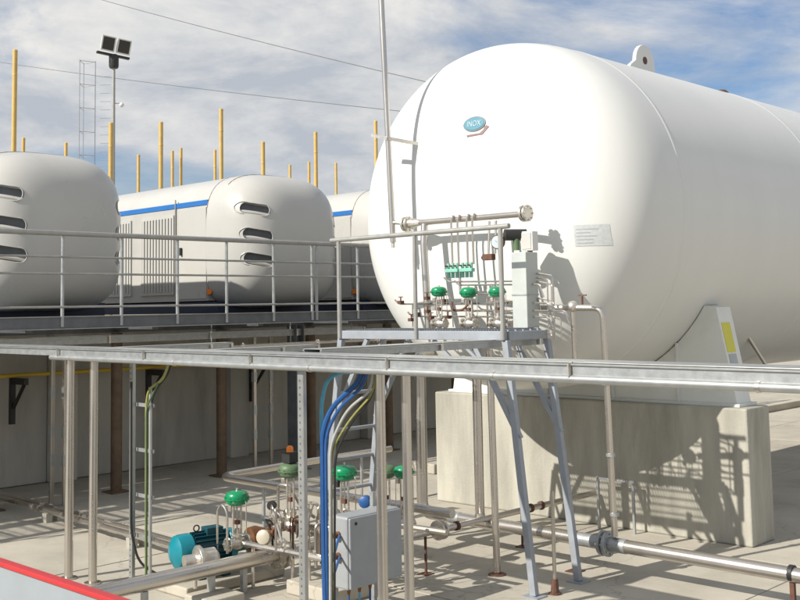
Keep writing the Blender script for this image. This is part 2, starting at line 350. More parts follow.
# ------------------------------------------------------------------ compressor enclosures
WID, NX, NL, NE, NM = 2.42, 1.2, 6.5, 3.9, 3.1
HW, HH, ZC = 1.235, 1.22, 1.10
def nexp(z): return 3.3 if z >= 0 else 4.4
def sec(t, k=48):
    s = max(0.0, 1-t**NM)**(1/NM); r = []
    for i in range(k):
        a = 2*math.pi*i/k; c, q = math.cos(a), math.sin(a); E_ = nexp(q)
        r.append((math.copysign(abs(c)**(2/E_), c)*HW*s, math.copysign(abs(q)**(2/E_), q)*HH*s))
    return r
def nose_mesh():
    b = MB(); ts = [math.sin(i/22*math.pi/2) for i in range(23)]; k = 48; vs = []; fs = []
    for t in ts:
        for (y, z) in sec(min(t, 0.9999), k): vs.append((NX*t, WID/2+y, ZC+z - 0.02*t))
    for i in range(len(ts)-1):
        for j in range(k): fs.append((i*k+j, i*k+(j+1) % k, (i+1)*k+(j+1) % k, (i+1)*k+j))
    fs.append(tuple(range(k-1, -1, -1))); fs.append(tuple((len(ts)-1)*k+j for j in range(k)))
    return b.add(vs, fs)
def nose_pt(y, z):
    Y = abs((y-WID/2)/HW); Z = abs((z-ZC)/HH); E_ = nexp(z-ZC); q = (Y**E_+Z**E_)**(1/E_)
    return V((NX*max(0, 1-q**NM)**(1/NM), y, z))
def nose_n(y, z):
    e = 0.01; a = nose_pt(y+e, z)-nose_pt(y-e, z); b = nose_pt(y, z+e)-nose_pt(y, z-e); return a.cross(b).normalized()
def pill(c, ax, up, L_, H_, n=10):
    p = []
    for s in (1, -1):
        for i in range(n+1):
            a = -math.pi/2+math.pi*i/n
            p.append(c + ax*s*((L_-H_)/2+math.cos(a)*H_/2) + up*s*(math.sin(a)*H_/2))
    return p
def make_enclosure():
    t = thing('compressor_enclosure', 'x', 'enclosure', (0, 0, 0), 'white compressor enclosures behind the railing')
    nose = nose_mesh().build('nose', 'enc', t, angle=1.2)
    cut = MB(); rims = []; inner = []
    for (y, z) in ((0.30, 1.60), (0.33, 1.14), (0.345, 0.71), (WID-0.14, 1.50), (WID-0.15, 1.10), (WID-0.16, 0.71)):
        c = nose_pt(y, z); nn = nose_n(y, z)
        if nn.x < 0: nn = -nn
        ax = V((0, 0, 1)).cross(nn).normalized(); ax = (ax - V((0, 0, 1))*(0.16 if y < 1 else -0.16)).normalized(); up = nn.cross(ax).normalized()
        A = pill(c-nn*0.16, ax, up, 0.54, 0.20); B = pill(c+nn*0.2, ax, up, 0.54, 0.20); n = len(A)
        cut.add(A+B, [tuple(range(n-1, -1, -1)), tuple(range(n, 2*n))]+[(i, (i+1) % n, (i+1) % n+n, i+n) for i in range(n)])
        rims.append([q for q in pill(c, ax, up, 0.56, 0.215)])
        inner.append((pill(c-nn*0.14, ax, up, 0.54, 0.20), c, nn, ax, up))
    co = cut.build('cutter', 'enc', t)
    md = nose.modifiers.new('vents', 'BOOLEAN'); md.object = co; md.operation = 'DIFFERENCE'; md.solver = 'EXACT'
    dg = bpy.context.evaluated_depsgraph_get(); me = bpy.data.meshes.new_from_object(nose.evaluated_get(dg))
    nose.modifiers.clear(); nose.data = me; bpy.data.objects.remove(co)
    me.polygons.foreach_set('use_smooth', [True]*len(me.polygons)); me.set_sharp_from_angle(angle=0.7)
    for (P, c, nn, ax, up), R in zip(inner, rims):
        n = len(P)
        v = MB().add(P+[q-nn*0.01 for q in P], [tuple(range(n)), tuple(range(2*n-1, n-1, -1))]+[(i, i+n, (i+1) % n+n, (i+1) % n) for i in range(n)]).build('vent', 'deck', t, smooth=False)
        # rim follows the curved nose
        R2 = []
        for q in R:
            w_ = nose_pt(q.y, q.z); R2.append(w_+nn*0.004)
        MB().tube(R2+[R2[0]], 0.008, n=6).build('rim', 'enc', v)
        MB().tube([c-ax*0.25-nn*0.115-up*0.06, c-nn*0.085-up*0.055, c+ax*0.25-nn*0.115-up*0.06], 0.036, bend=0.2, n=8).build('blade', 'encp', v)
    # main body: walls, stripe, roof
    MB().box(-NL, -0.03, 0.03, WID-0.03, 0.02, 1.735).build('wall', 'encp', t, smooth=False, bev=0.01)
    MB().box(-NL-0.01, -0.015, 0.02, WID-0.02, 1.736, 1.83).build('blue_stripe', 'blue', t, smooth=False, bev=0.005)
    prof = [(WID/2+y*0.993, ZC+z*0.993) for (y, z) in sec(0, 96) if ZC+z*0.993 > 1.835]
    prof = [(prof[0][0], 1.831)]+prof+[(prof[-1][0], 1.831)]
    MB().prism(prof, 'x', -NL-0.01, -0.012).build('roof', 'enc', t, angle=0.5)
    MB().tube([(-0.012, WID/2+y*1.0, ZC+z) for (y, z) in sec(0, 64)[3:30]], 0.006, n=6).build('seam', 'seam', t)
    MB().tube([(0.34, WID/2+y*1.003, ZC-0.02*0.28+z*1.003) for (y, z) in sec(0.283, 64)[8:25]], 0.006, n=6).build('seam', 'seam', t)
    MB().box(-NL, 0.25, 0.05, WID-0.05, -0.20, 0.0).build('skid_base', 'navy', t, smooth=False)
    MB().box(-0.9, -0.05, 0.012, 0.029, 0.06, 1.70).build('door', 'enc', t, smooth=False, bev=0.006)
    d = t.children[-1]
    MB().box(-0.82, -0.78, -0.03, 0.011, 0.86, 1.0).build('handle', 'black', d, smooth=False)
    sl = None
    for (x0, x1) in ((-2.15, -1.05), (-3.6, -2.5), (-5.0, -3.9), (-6.3, -5.2)):
        f = MB().box(x0, x0+0.05, 0.0, 0.029, 0.15, 1.62).box(x1-0.05, x1, 0.0, 0.029, 0.15, 1.62).box(x0+0.05, x1-0.05, 0.0, 0.029, 0.15, 0.20).box(x0+0.05, x1-0.05, 0.0, 0.029, 1.57, 1.62).build('louver_frame', 'enc', t, smooth=False)
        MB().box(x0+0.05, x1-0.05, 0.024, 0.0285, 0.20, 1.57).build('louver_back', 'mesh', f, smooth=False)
        n = 10
        for i in range(n):
            xx = x0+0.05+(x1-x0-0.1)*(i+0.5)/n
            if sl is None:
                sl = MB().prism([(-0.036, 0.022), (-0.030, -0.008), (0.030, -0.008), (0.036, 0.022)], 'z', 0.201, 1.569).build('slat', 'enc', f, smooth=False); s = sl
            else: s = sl.copy(); COL.objects.link(s); s.parent = f
            s.location = (xx, 0.0, 0)
    MB().cyl((-1.0, 0.012, 0.05), (-1.0, 0.012, 1.9), 0.014, n=8).build('conduit', 'grey', t)
    MB().cyl((-0.02, 0.10, 0.18), (0.03, 0.02, 0.18), 0.05, n=12).build('marker_lamp', 'orange', t)
    return t
e0 = make_enclosure()
encs = [((-15.66, 11.30, 2.86), 'white rounded nose compressor enclosure with three vents in the middle, left of the tank'),
        ((-15.66, 6.75, 2.86), 'white rounded nose compressor enclosure cut off by the left edge'),
        ((-15.66, 14.85, 2.86), 'white compressor enclosure with blue stripe partly hidden behind the big tank')]
for i, (loc, lab) in enumerate(encs):
    o = e0 if i == 0 else copy_tree(e0)
    o.location = loc; o['label'] = lab

# ------------------------------------------------------------------ yellow vent poles
polesA = [(11.27, 8.74), (13.75, 7.33), (15.18, 7.51), (17.06, 8.08), (18.48, 7.33), (20.42, 7.81), (22.88, 8.42)]
polesB = [(15.0, 7.95), (16.38, 7.94), (18.95, 7.8), (20.25, 8.05), (20.59, 8.18), (21.99, 8.25), (25.36, 8.01), (26.29, 8.2), (27.66, 8.28)]
labA = ['tallest yellow vent pole at the far left above the left enclosure', 'yellow vent pole directly beside the floodlight mast', 'yellow vent pole above the blue stripe, left of a close pair',
        'tallest yellow vent pole above the middle enclosure nose', 'yellow vent pole just right of the middle enclosure top', 'taller yellow vent pole left of the tank, between two short ones', 'yellow vent pole touching the tank edge behind the tall steel stack']
labB = ['short yellow pole stub right of the far left pole', 'short yellow pole stub above the left enclosure, nearest the mast', 'short yellow pole between the mast and the taller pole',
        'left pole of a close short yellow pair above the blue stripe', 'right pole of a close short yellow pair above the blue stripe', 'short yellow pole touching the left of the tallest middle pole',
        'lowest short yellow pole above the right of the middle enclosure', 'short yellow pole just left of a taller one near the tank', 'last short yellow pole before the tank edge']
for X, ps_, labs, r in ((-23, polesA, labA, 0.055), (-30, polesB, labB, 0.05)):
    for (y, z), lb in zip(ps_, labs):
        t = thing('vent_pole', lb, 'pole', (X, y, 2.64), 'yellow vent poles behind the enclosures')
        MB().cyl((X, y, 2.64), (X, y, z-0.05), r, n=12).build('shaft', 'yellow', t)
        MB().lathe((X, y, z-0.05), (0, 0, 1), [(r*1.04, 0), (r*1.04, 0.04), (r*0.8, 0.055)], 12).build('cap', 'yellow', t)
        MB().lathe((X, y, z-0.62), (0, 0, 1), [(r*1.0, 0), (r*1.06, 0.01), (r*1.06, 0.05), (r, 0.06)], 12).build('collar', 'yellow', t)

# ------------------------------------------------------------------ floodlight mast and ladder mast
MX, MY, MZ = -46.6, 28.0, 15.0
t = thing('floodlight_mast', 'tall slim mast with two square floodlights behind the enclosures', 'light mast', (MX, MY, 2.6))
MB().cyl((MX, MY, -0.02), (MX, MY, MZ), 0.11, 0.075).build('pole', 'grey', t)
MB().lathe((MX, MY, MZ-0.15), (0, 0, 1), [(0.20, 0), (0.24, 0.1), (0.24, 0.62), (0.16, 0.7)], 12).build('head_drum', 'black', t)
rx = V((0.22, 0.97, -0.10)).normalized(); fw = V((0.97, -0.22, -0.22)).normalized(); upv = rx.cross(fw).normalized()
if upv.z < 0: upv = -upv
cc = V((MX, MY, MZ+0.60))
b = MB(); b.bar(cc-rx*0.85-upv*0.10, cc+rx*0.80-upv*0.10, 0.20, 0.10); b.build('cross_arm', 'black', t, smooth=False)
for s in (-0.40, 0.39):
    q = cc+rx*s+upv*0.42+fw*0.1
    def quad(o, hw, hh, d0, d1, hw2=None, hh2=None):
        hw2 = hw2 or hw; hh2 = hh2 or hh; vs = []
        for d, a, c in ((d0, hw2, hh2), (d1, hw, hh)):
            for sx, sz in ((-1, -1), (1, -1), (1, 1), (-1, 1)): vs.append(o+fw*d+rx*sx*a+upv*sz*c)
        return MB().add(vs, [(0, 1, 2, 3), (4, 7, 6, 5), (0, 4, 5, 1), (1, 5, 6, 2), (2, 6, 7, 3), (3, 7, 4, 0)])
    h = quad(q, 0.36, 0.38, -0.30, 0.08, 0.27, 0.29).build('floodlight', 'house', t, smooth=False, bev=0.02)
    quad(q, 0.28, 0.31, 0.081, 0.10).build('lens', 'lens', h, smooth=False)
MB().sphere((MX+0.25, MY+0.3, 13.0), 0.12).build('dome_camera', 'white', t)
MB().cyl((MX, MY, 13.08), (MX+0.25, MY+0.3, 13.08), 0.025, n=8).build('camera_arm', 'grey', t)
t = thing('lattice_mast', 'very thin lattice mast with hoops left of the floodlight pole', 'mast', (MX-1.2, MY-1.0, -0.02))
ct = V((MX-0.9, MY-1.0, 0)); A3 = [ct+V((0.45*math.cos(a), 0.45*math.sin(a), 0)) for a in (0.8, 2.9, 5.0)]
for q in A3: MB().cyl(q+V((0, 0, -0.02)), q+V((0, 0, 15.2)), 0.018, n=6).build('leg', 'galv', t)
z = 1.0
while z < 15.3:
    b = MB()
    for i in range(3): b.cyl(A3[i]+V((0, 0, z)), A3[(i+1) % 3]+V((0, 0, z)), 0.014, n=5)
    b.build('hoop', 'galv', t); z += 1.18
b = MB(); z = 1
while z < 14.6: b.cyl(V((MX-0.12, MY-0.1, z)), V((MX-0.5, MY-0.45, z)), 0.014, n=5); z += 0.42
b.build('rungs', 'galv', t)

def catenary(a, b, sag, n=24):
    a = V(a); b = V(b); return [a.lerp(b, i/n) - V((0, 0, sag*4*(i/n)*(1-i/n))) for i in range(n+1)]
tag(MB().tube(catenary((-95, 40, 35.5), (-10, 40, 5.6), 0.8), 0.022, n=5).build('overhead_wire', 'wire'), 'upper thin overhead wire crossing the sky to the tank top', 'wire', 'overhead wires')
tag(MB().tube(catenary((-140, 40, 38.0), (-8, 40, 6.6), 1.2), 0.02, n=5).build('overhead_wire', 'wire'), 'lower thin overhead wire passing behind the floodlight mast', 'wire', 'overhead wires')

# ------------------------------------------------------------------ storage tank
TX, TZ, TR, TD, TE, TY = -7.9, 3.775, 2.075, 1.40, 3.2, 10.50
TEND = 30.0
def head_h(r):                                 # flat dished end with a tight shoulder
    q = min(1.0, r/TR)**(TE/2); return TD*max(0.0, 1-q*q)**(1/TE)
def head_y(r): return TY-head_h(r)
HEADP = [(TR*math.sin(math.pi/2*i/48)**(2/TE), TD*math.cos(math.pi/2*i/48)**(2/TE)) for i in range(49)]
HEADP[-1] = (TR, 0.0)
HEADP.insert(1, (HEADP[1][0]*0.5, head_h(HEADP[1][0]*0.5)))
def dome(x, z, off=0.0):
    r = math.hypot(x-TX, z-TZ); return V((x, head_y(r)-off, z))
tk = thing('storage_tank', 'huge white horizontal storage tank with domed end on concrete plinths', 'tank', (TX, 15, TZ-TR))
prof = [(r, TY-h) for r, h in HEADP]
for yy in (12, 15, 18, 22, 26, TEND): prof.append((TR, yy))
prof += [(r, TEND+h) for r, h in HEADP[::-1]]
MB().lathe((TX, 0, TZ), (0, 1, 0), prof, 128).build('shell', 'white', tk, angle=1.0)
for yy in (10.55, 14.35, 18.5, 22.6, 26.7):
    MB().lathe((TX, yy, TZ), (0, 1, 0), [(TR-0.01, -0.05), (TR+0.002, -0.03), (TR+0.005, 0), (TR+0.002, 0.03), (TR-0.01, 0.05)], 128).build('weld_seam', 'white', tk)
# lifting lug
def lug(yc, name='lifting_lug'):
    p = [(yc-0.52, TZ+TR-0.05), (yc+0.36, TZ+TR-0.05), (yc+0.34, TZ+TR+0.2)]
    for i in range(13):
        a = math.pi*i/12; p.append((yc+0.08+0.25*math.cos(a), TZ+TR+0.28+0.25*math.sin(a)))
    p.append((yc-0.30, TZ+TR+0.20))
    o = MB().prism(p, 'x', TX-0.03, TX+0.03).build(name, 'white', tk, smooth=False, bev=0.008)
    MB().lathe((TX-0.036, yc+0.07, TZ+TR+0.30), (1, 0, 0), [(0.055, 0), (0.055, 0.072)], 16).build('eye', 'rust', o)
    MB().box(TX-0.25, TX+0.25, yc-0.58, yc+0.45, TZ+TR-0.03, TZ+TR+0.008).build('pad', 'white', o, smooth=False, bev=0.01)
lug(13.2); lug(26.5)
MB().cyl((TX, 15.6, TZ+TR), (TX, 15.6, TZ+TR+0.13), 0.045, n=12).lathe((TX, 15.6, TZ+TR+0.10), (0, 0, 1), [(0.11, 0), (0.11, 0.05), (0.07, 0.09)], 12).build('top_fitting', 'rust', tk)
# saddles
def saddle(yc, first):
    p = [(TX-2.15, 1.545), (TX+2.12, 1.545)]
    zt = 2.66; half = math.acos((TZ-zt)/(TR+0.012))
    p.append((TX+1.91, zt-0.02))
    for i in range(25):
        a = half*(1-2*i/24); p.append((TX+(TR+0.012)*math.sin(a), TZ-(TR+0.012)*math.cos(a)))
    p.append((TX-1.97, zt-0.02))
    s = MB().prism(p, 'y', yc-0.17, yc+0.17).build('saddle', 'saddle', tk, smooth=False)
    MB().box(TX-2.2, TX+2.17, yc-0.22, yc+0.22, 1.512, 1.544).build('foot_plate', 'saddle', s, smooth=False)
    b = MB()
    for i in range(25):
        a = half*(1-2*i/24)
    for xx in (TX-1.4, TX-0.5, TX+0.5, TX+1.4):
        zt2 = TZ-math.sqrt(TR**2-(xx-TX)**2)
        MB().box(xx-0.01, xx+0.01, yc-0.215, yc-0.171, 1.546, zt2-0.02).build('rib', 'saddle', s, smooth=False)
    return s
sa = saddle(11.63, True); saddle(27.6, False)
def side_quad(b, x0, z0, x1, z1, y0, y1, off):
    # thin plate lying on the slanted outer edge of the saddle
    d = V((x1-x0, 0, z1-z0)).normalized(); n = V((d.z, 0, -d.x))
    P = [V((x0, y0, z0)), V((x0, y1, z0)), V((x1, y1, z1)), V((x1, y0, z1))]
    return b.add([q+n*off for q in P]+[q+n*(off+0.004) for q in P], [(3, 2, 1, 0), (4, 5, 6, 7), (0, 1, 5, 4), (1, 2, 6, 5), (2, 3, 7, 6), (3, 0, 4, 7)])
ex = lambda z: TX+2.12 + (z-1.545)*(1.91-2.12)/(2.64-1.545)
l1 = side_quad(MB(), ex(2.12), 2.12, ex(2.46), 2.46, 11.50, 11.70, 0.001).build('warning_label', 'label', sa, smooth=False); l1['label'] = 'yellow warning label with a dark triangle'
l2 = side_quad(MB(), ex(1.88), 1.88, ex(2.10), 2.10, 11.51, 11.69, 0.001).build('data_label', 'text', sa, smooth=False)
# badge and nameplate on the dome
def on_dome(pts, off, th):
    n = len(pts); A = [dome(x, z, off) for x, z in pts]; B = [dome(x, z, off+th) for x, z in pts]
    return MB().add(A+B, [tuple(range(n)), tuple(range(2*n-1, n-1, -1))]+[(i, i+n, (i+1) % n+n, (i+1) % n) for i in range(n)])
bx, bz = -7.615, 4.74
el = lambda a, b: [(bx+a*math.cos(2*math.pi*i/32), bz+b*math.sin(2*math.pi*i/32)) for i in range(32)]
bd = on_dome(el(0.155, 0.085), 0.0, 0.012).build('logo_badge', 'badgerim', tk, smooth=False)
on_dome(el(0.138, 0.070), 0.0125, 0.004).build('badge_field', 'badge', bd, smooth=False)
fc = bpy.data.curves.new('lettering', 'FONT'); fc.body = 'INOX'; fc.size = 0.083; fc.align_x = 'CENTER'; fc.align_y = 'CENTER'; fc.extrude = 0.002
fo = bpy.data.objects.new('lettering', fc); COL.objects.link(fo)
me = bpy.data.meshes.new_from_object(fo.evaluated_get(bpy.context.evaluated_depsgraph_get())); bpy.data.objects.remove(fo)
me.name = 'lettering'; lo = V((TX, 15, TZ-TR))
for v_ in me.vertices:
    x = bx+v_.co.x*0.93; z = bz+v_.co.y*1.1; v_.co = dome(x, z, 0.0185+v_.co.z*0.5)-lo
me.materials.clear(); me.materials.append(MT['wtext'])
o = bpy.data.objects.new('lettering', me); COL.objects.link(o); o.parent = bd
on_dome([(bx-0.10, bz-0.118), (bx+0.08, bz-0.115), (bx+0.13, bz-0.08), (bx+0.145, bz-0.045), (bx+0.17, bz-0.035), (bx+0.205, bz-0.055), (bx+0.12, bz-0.135), (bx-0.10, bz-0.140)], 0.001, 0.006).build('arrow_mark', 'arrow', bd, smooth=False)
def patch(x0, x1, z0, z1, off, nx=8, nz=4):
    vs = []; fs = []
    for j in range(nz+1):
        for i in range(nx+1): vs.append(dome(x0+(x1-x0)*i/nx, z0+(z1-z0)*j/nz, off))
    for j in range(nz):
        for i in range(nx): a = j*(nx+1)+i; fs.append((a, a+1, a+nx+2, a+nx+1))
    return MB().add(vs, fs)
npz = patch(-6.42, -6.11, 3.305, 3.525, 0.004).build('nameplate', 'plate', tk)
for k in range(5):
    z = 3.485-k*0.036; patch(-6.40, -6.40+random.uniform(0.13, 0.24), z-0.010, z, 0.0055, 6, 1).build('print_line', 'text', npz)
# plinths
for (y0, y1, lab) in ((11.3, 11.86, 'pale concrete plinth wall under the front of the white tank'), (27.3, 27.9, 'distant concrete plinth under the far end of the tank')):
    o = MB().box(-10.26, -5.59, y0, y1, 0, 1.51).build('concrete_plinth', 'plinth', smooth=False, bev=0.02)
    tag(o, lab, 'plinth', 'tank plinths')
t = thing('drain_pipe', 'thin slanted drain tube under the tank belly behind the saddle', 'pipe', (-6.5, 13.6, 1.6))
MB().tube([(-6.55, 13.25, 2.33), (-6.5, 13.86, 1.75), (-6.5, 13.95, 1.70), (-6.5, 15.2, 1.68)], 0.025, bend=0.1).build('tube', 'stain', t)
MB().sphere((-6.56, 13.24, 2.34), 0.05).build('fitting', 'stain2', t)

# ------------------------------------------------------------------ access platform in front of the tank valves
PX0, PX1, PY0, PY1, PZ = -8.84, -6.50, 8.2, 8.86, 2.46
ap = thing('access_platform', 'grey steel access platform with splayed legs in front of the tank valves', 'platform', (-7.7, 8.5, 0))
for y in (PY0, PY1): MB().bar((PX0, y, PZ-0.05), (PX1, y, PZ-0.05), 0.05, 0.09).build('edge_beam', 'frame', ap, smooth=False, bev=0.005)
for x in (PX0, -7.67, PX1): MB().bar((x, PY0+0.026, PZ-0.052), (x, PY1-0.026, PZ-0.052), 0.05, 0.085).build('cross_beam', 'frame', ap, smooth=False, bev=0.005)
for (xt, xb, y, yb) in ((PX1, -6.22, PY0, 8.17), (PX1, -6.22, PY1, 8.88), (PX0, -9.15, PY0, 8.17), (PX0, -9.15, PY1, 8.88)):
    lg = MB().bar((xt, y, PZ-0.097), (xb, yb, 0.012), 0.07, 0.06, (0, 1, 0)).build('leg', 'frame', ap, smooth=False, bev=0.006)
    MB().box(xb-0.09, xb+0.09, yb-0.08, yb+0.08, 0, 0.012).build('foot_plate', 'frame', lg, smooth=False)
for y in (PY0, PY1):
    for s, xe in ((1, PX1), (-1, PX0)):
        MB().bar((xe-s*0.42, y, PZ-0.10), (xe+s*0.14, y+0.0, PZ-1.02), 0.05, 0.045, (0, 1, 0)).build('knee_brace', 'frame', ap, smooth=False)
for xx, dx in ((-8.25, -0.22), (-7.5, 0.28), (-7.15, 0.28)): MB().bar((xx, PY0+0.06, PZ-0.10), (xx+dx, PY0+0.12, PZ-0.36), 0.04, 0.03).build('bracing', 'frame', ap, smooth=False)
gb = MB(); xx = PX0+0.05
while xx < PX1-0.05:
    gb.box(xx, xx+0.004, PY0+0.03, PY1-0.03, PZ-0.022, PZ+0.008); xx += 0.036
for k in range(5): gb.box(PX0+0.03, PX1-0.03, PY0+0.08+k*0.12, PY0+0.086+k*0.12, PZ-0.012, PZ+0.006)
gb = gb.build('grating', 'frame', ap, smooth=False); gb['kind'] = 'stuff'
# ladder between the left legs
for z in (2.10, 1.75, 1.34, 1.01, 0.66, 0.33):
    k = (PZ-z)/PZ; x = PX0-0.31*k; MB().cyl((x, PY0-0.03*k, z), (x, PY1+0.1*k, z), 0.021, n=8).build('rung', 'frame', ap)
# platform railing
for x, r in ((-8.83, 0.024), (-7.66, 0.022), (-6.51, 0.024)): MB().cyl((x, PY0-0.035, PZ-0.09), (x, PY0-0.035, 3.45), r, n=10).build('rail_post', 'grey', ap)
MB().cyl((-8.95, PY0-0.035, 3.47), (-6.40, PY0-0.035, 3.47), 0.026).build('top_rail', 'grey', ap)

# ------------------------------------------------------------------ vent stack and header in front of the tank
t = thing('vent_stack', 'tall thin steel vent stack rising in front of the tank to the sky', 'pipe', (-8.55, 8.7, 3.4))
MB().cyl((-8.59, 8.8, 3.45), (-8.84, 8.78, 9.5), 0.034, n=14).build('pipe', 'stain', t)
MB().tube([(-8.59, 8.8, 3.68), (-8.42, 8.82, 3.66)], 0.022).build('branch', 'stain', t)
MB().cyl((-8.59, 8.8, 3.39), (-8.59, 8.8, 3.45), 0.02, n=8).build('drain_stub', 'stain2', t)
MB().bar((-8.87, 8.76, 4.73), (-8.62, 8.77, 4.66), 0.03, 0.04).bar((-8.62, 8.77, 4.66), (-8.50, dome(-8.50, 4.62).y+0.01, 4.62), 0.03, 0.04).build('wall_bracket', 'stain2', t, smooth=False)
HY = 8.84
t = thing('header_pipe', 'horizontal stainless header pipe with flanged ends across the tank face', 'pipe', (-7.5, HY, 3.62))
MB().cyl((-8.43, HY, 3.655), (-6.74, HY, 3.645), 0.034, n=16).build('pipe', 'stain', t)
for x in (-8.42, -8.37, -6.73, -6.685): MB().flange((x, HY, 3.65), (1, 0, 0), 0.088, 0.03, 8).build('flange', 'stain2', t)
MB().lathe((-8.36, HY, 3.655), (1, 0, 0), [(0.06, 0), (0.05, 0.1), (0.035, 0.16)], 14).build('reducer', 'stain2', t)
MB().tube([(-8.13, HY, 3.63), (-8.12, HY-0.03, 3.4), (-8.07, HY-0.03, 2.45)], 0.042, n=12).build('downcomer', 'stain', t)
for x in (-7.68, -7.59, -7.46, -7.38): MB().tube([(x+0.02, HY, 3.65), (x+0.02, HY-0.05, 3.70), (x, HY-0.06, 3.62), (x, HY-0.05, 3.15)], 0.013, 0.04, n=8).build('sample_tube', 'stain', t)
for x in (-7.19, -7.10): MB().tube([(x, HY, 3.6), (x, HY-0.03, 3.25)], 0.013, n=8).build('sample_tube', 'stain', t)

# instrument manifold, mint green
t = thing('instrument_manifold', 'mint green instrument valve manifold hanging below the header pipe', 'manifold', (-7.4, HY-0.06, 3.1))
for x in (-7.67, -7.47):
    MB().box(x-0.09, x+0.09, HY-0.09, HY-0.03, 3.07, 3.11).build('bar', 'mint', t, smooth=False, bev=0.006)
    for dx in (-0.06, 0.0, 0.06):
        o = MB().cyl((x+dx, HY-0.06, 3.01), (x+dx, HY-0.06, 3.17), 0.02, n=10).build('valve_body', 'mint', t)
        MB().cyl((x+dx, HY-0.12, 3.14), (x+dx, HY-0.06, 3.14), 0.009, n=6).build('stem', 'rust', o)
MB().cyl((-7.57, HY-0.06, 2.86), (-7.57, HY-0.06, 3.07), 0.014, n=8).build('drain', 'stain', t)

# gauge, instrument boxes
t = thing('pressure_gauge', 'round white dial pressure gauge on the valve panel', 'gauge', (-6.97, 8.7, 3.35))
MB().lathe((-6.97, 8.72, 3.36), (0.25, -1, 0), [(0.07, 0), (0.075, 0.01), (0.075, 0.045), (0.068, 0.05)], 20).build('case', 'rust', t)
MB().lathe((-6.97, 8.72, 3.36), (0.25, -1, 0), [(0.064, 0.051), (0.064, 0.053)], 20).build('dial', 'wtext', t)
d = V((0.25, -1, 0)).normalized(); MB().bar(V((-6.97, 8.72, 3.36))+d*0.055, V((-6.97, 8.72, 3.36))+d*0.055+V((-0.035, 0, 0.03)), 0.006, 0.003).build('needle', 'black', t, smooth=False)
MB().cyl((-6.97, 8.75, 3.1), (-6.97, 8.75, 3.3), 0.011, n=8).build('stem', 'stain2', t)
t = thing('transmitter', 'dark grey transmitter with round cap beside the white box', 'transmitter', (-6.8, 8.75, 3.4))
MB().cyl((-6.88, 8.70, 3.43), (-6.74, 8.88, 3.43), 0.06, n=18).build('housing', 'black', t)
MB().cyl((-6.80, 8.79, 3.27), (-6.80, 8.79, 3.42), 0.035, n=12).build('neck', 'dgreen', t)
t = thing('field_box', 'small white field box beside the header flange', 'box', (-6.68, 8.85, 3.26))
MB().box(-6.75, -6.60, 8.80, 8.90, 3.26, 3.46).build('case', 'white', t, smooth=False, bev=0.008)
MB().box(-6.735, -6.615, 8.792, 8.7995, 3.275, 3.445).build('lid', 'enc', t, smooth=False, bev=0.003)
MB().box(-6.69, -6.66, 8.83, 8.88, 3.20, 3.26).build('gland', 'brass', t, smooth=False)
t = thing('cable_duct', 'wide galvanised sheet duct standing on the access platform', 'duct', (-6.68, 8.76, PZ))
MB().box(-6.77, -6.585, 8.66, 8.86, PZ+0.013, 3.24).build('cover', 'duct', t, smooth=False, bev=0.006)
MB().box(-6.775, -6.58, 8.655, 8.86, 2.80, 2.815).build('joint', 'galv', t, smooth=False)
t = thing('switch_box', 'small dark red switch box under the gauge', 'box', (-7.12, 8.73, 3.22))
MB().box(-7.19, -7.06, 8.70, 8.77, 3.18, 3.245).build('case', 'rust', t, smooth=False, bev=0.006)
MB().cyl((-7.21, 8.73, 3.21), (-7.19, 8.73, 3.21), 0.02, n=10).build('knob', 'black', t)

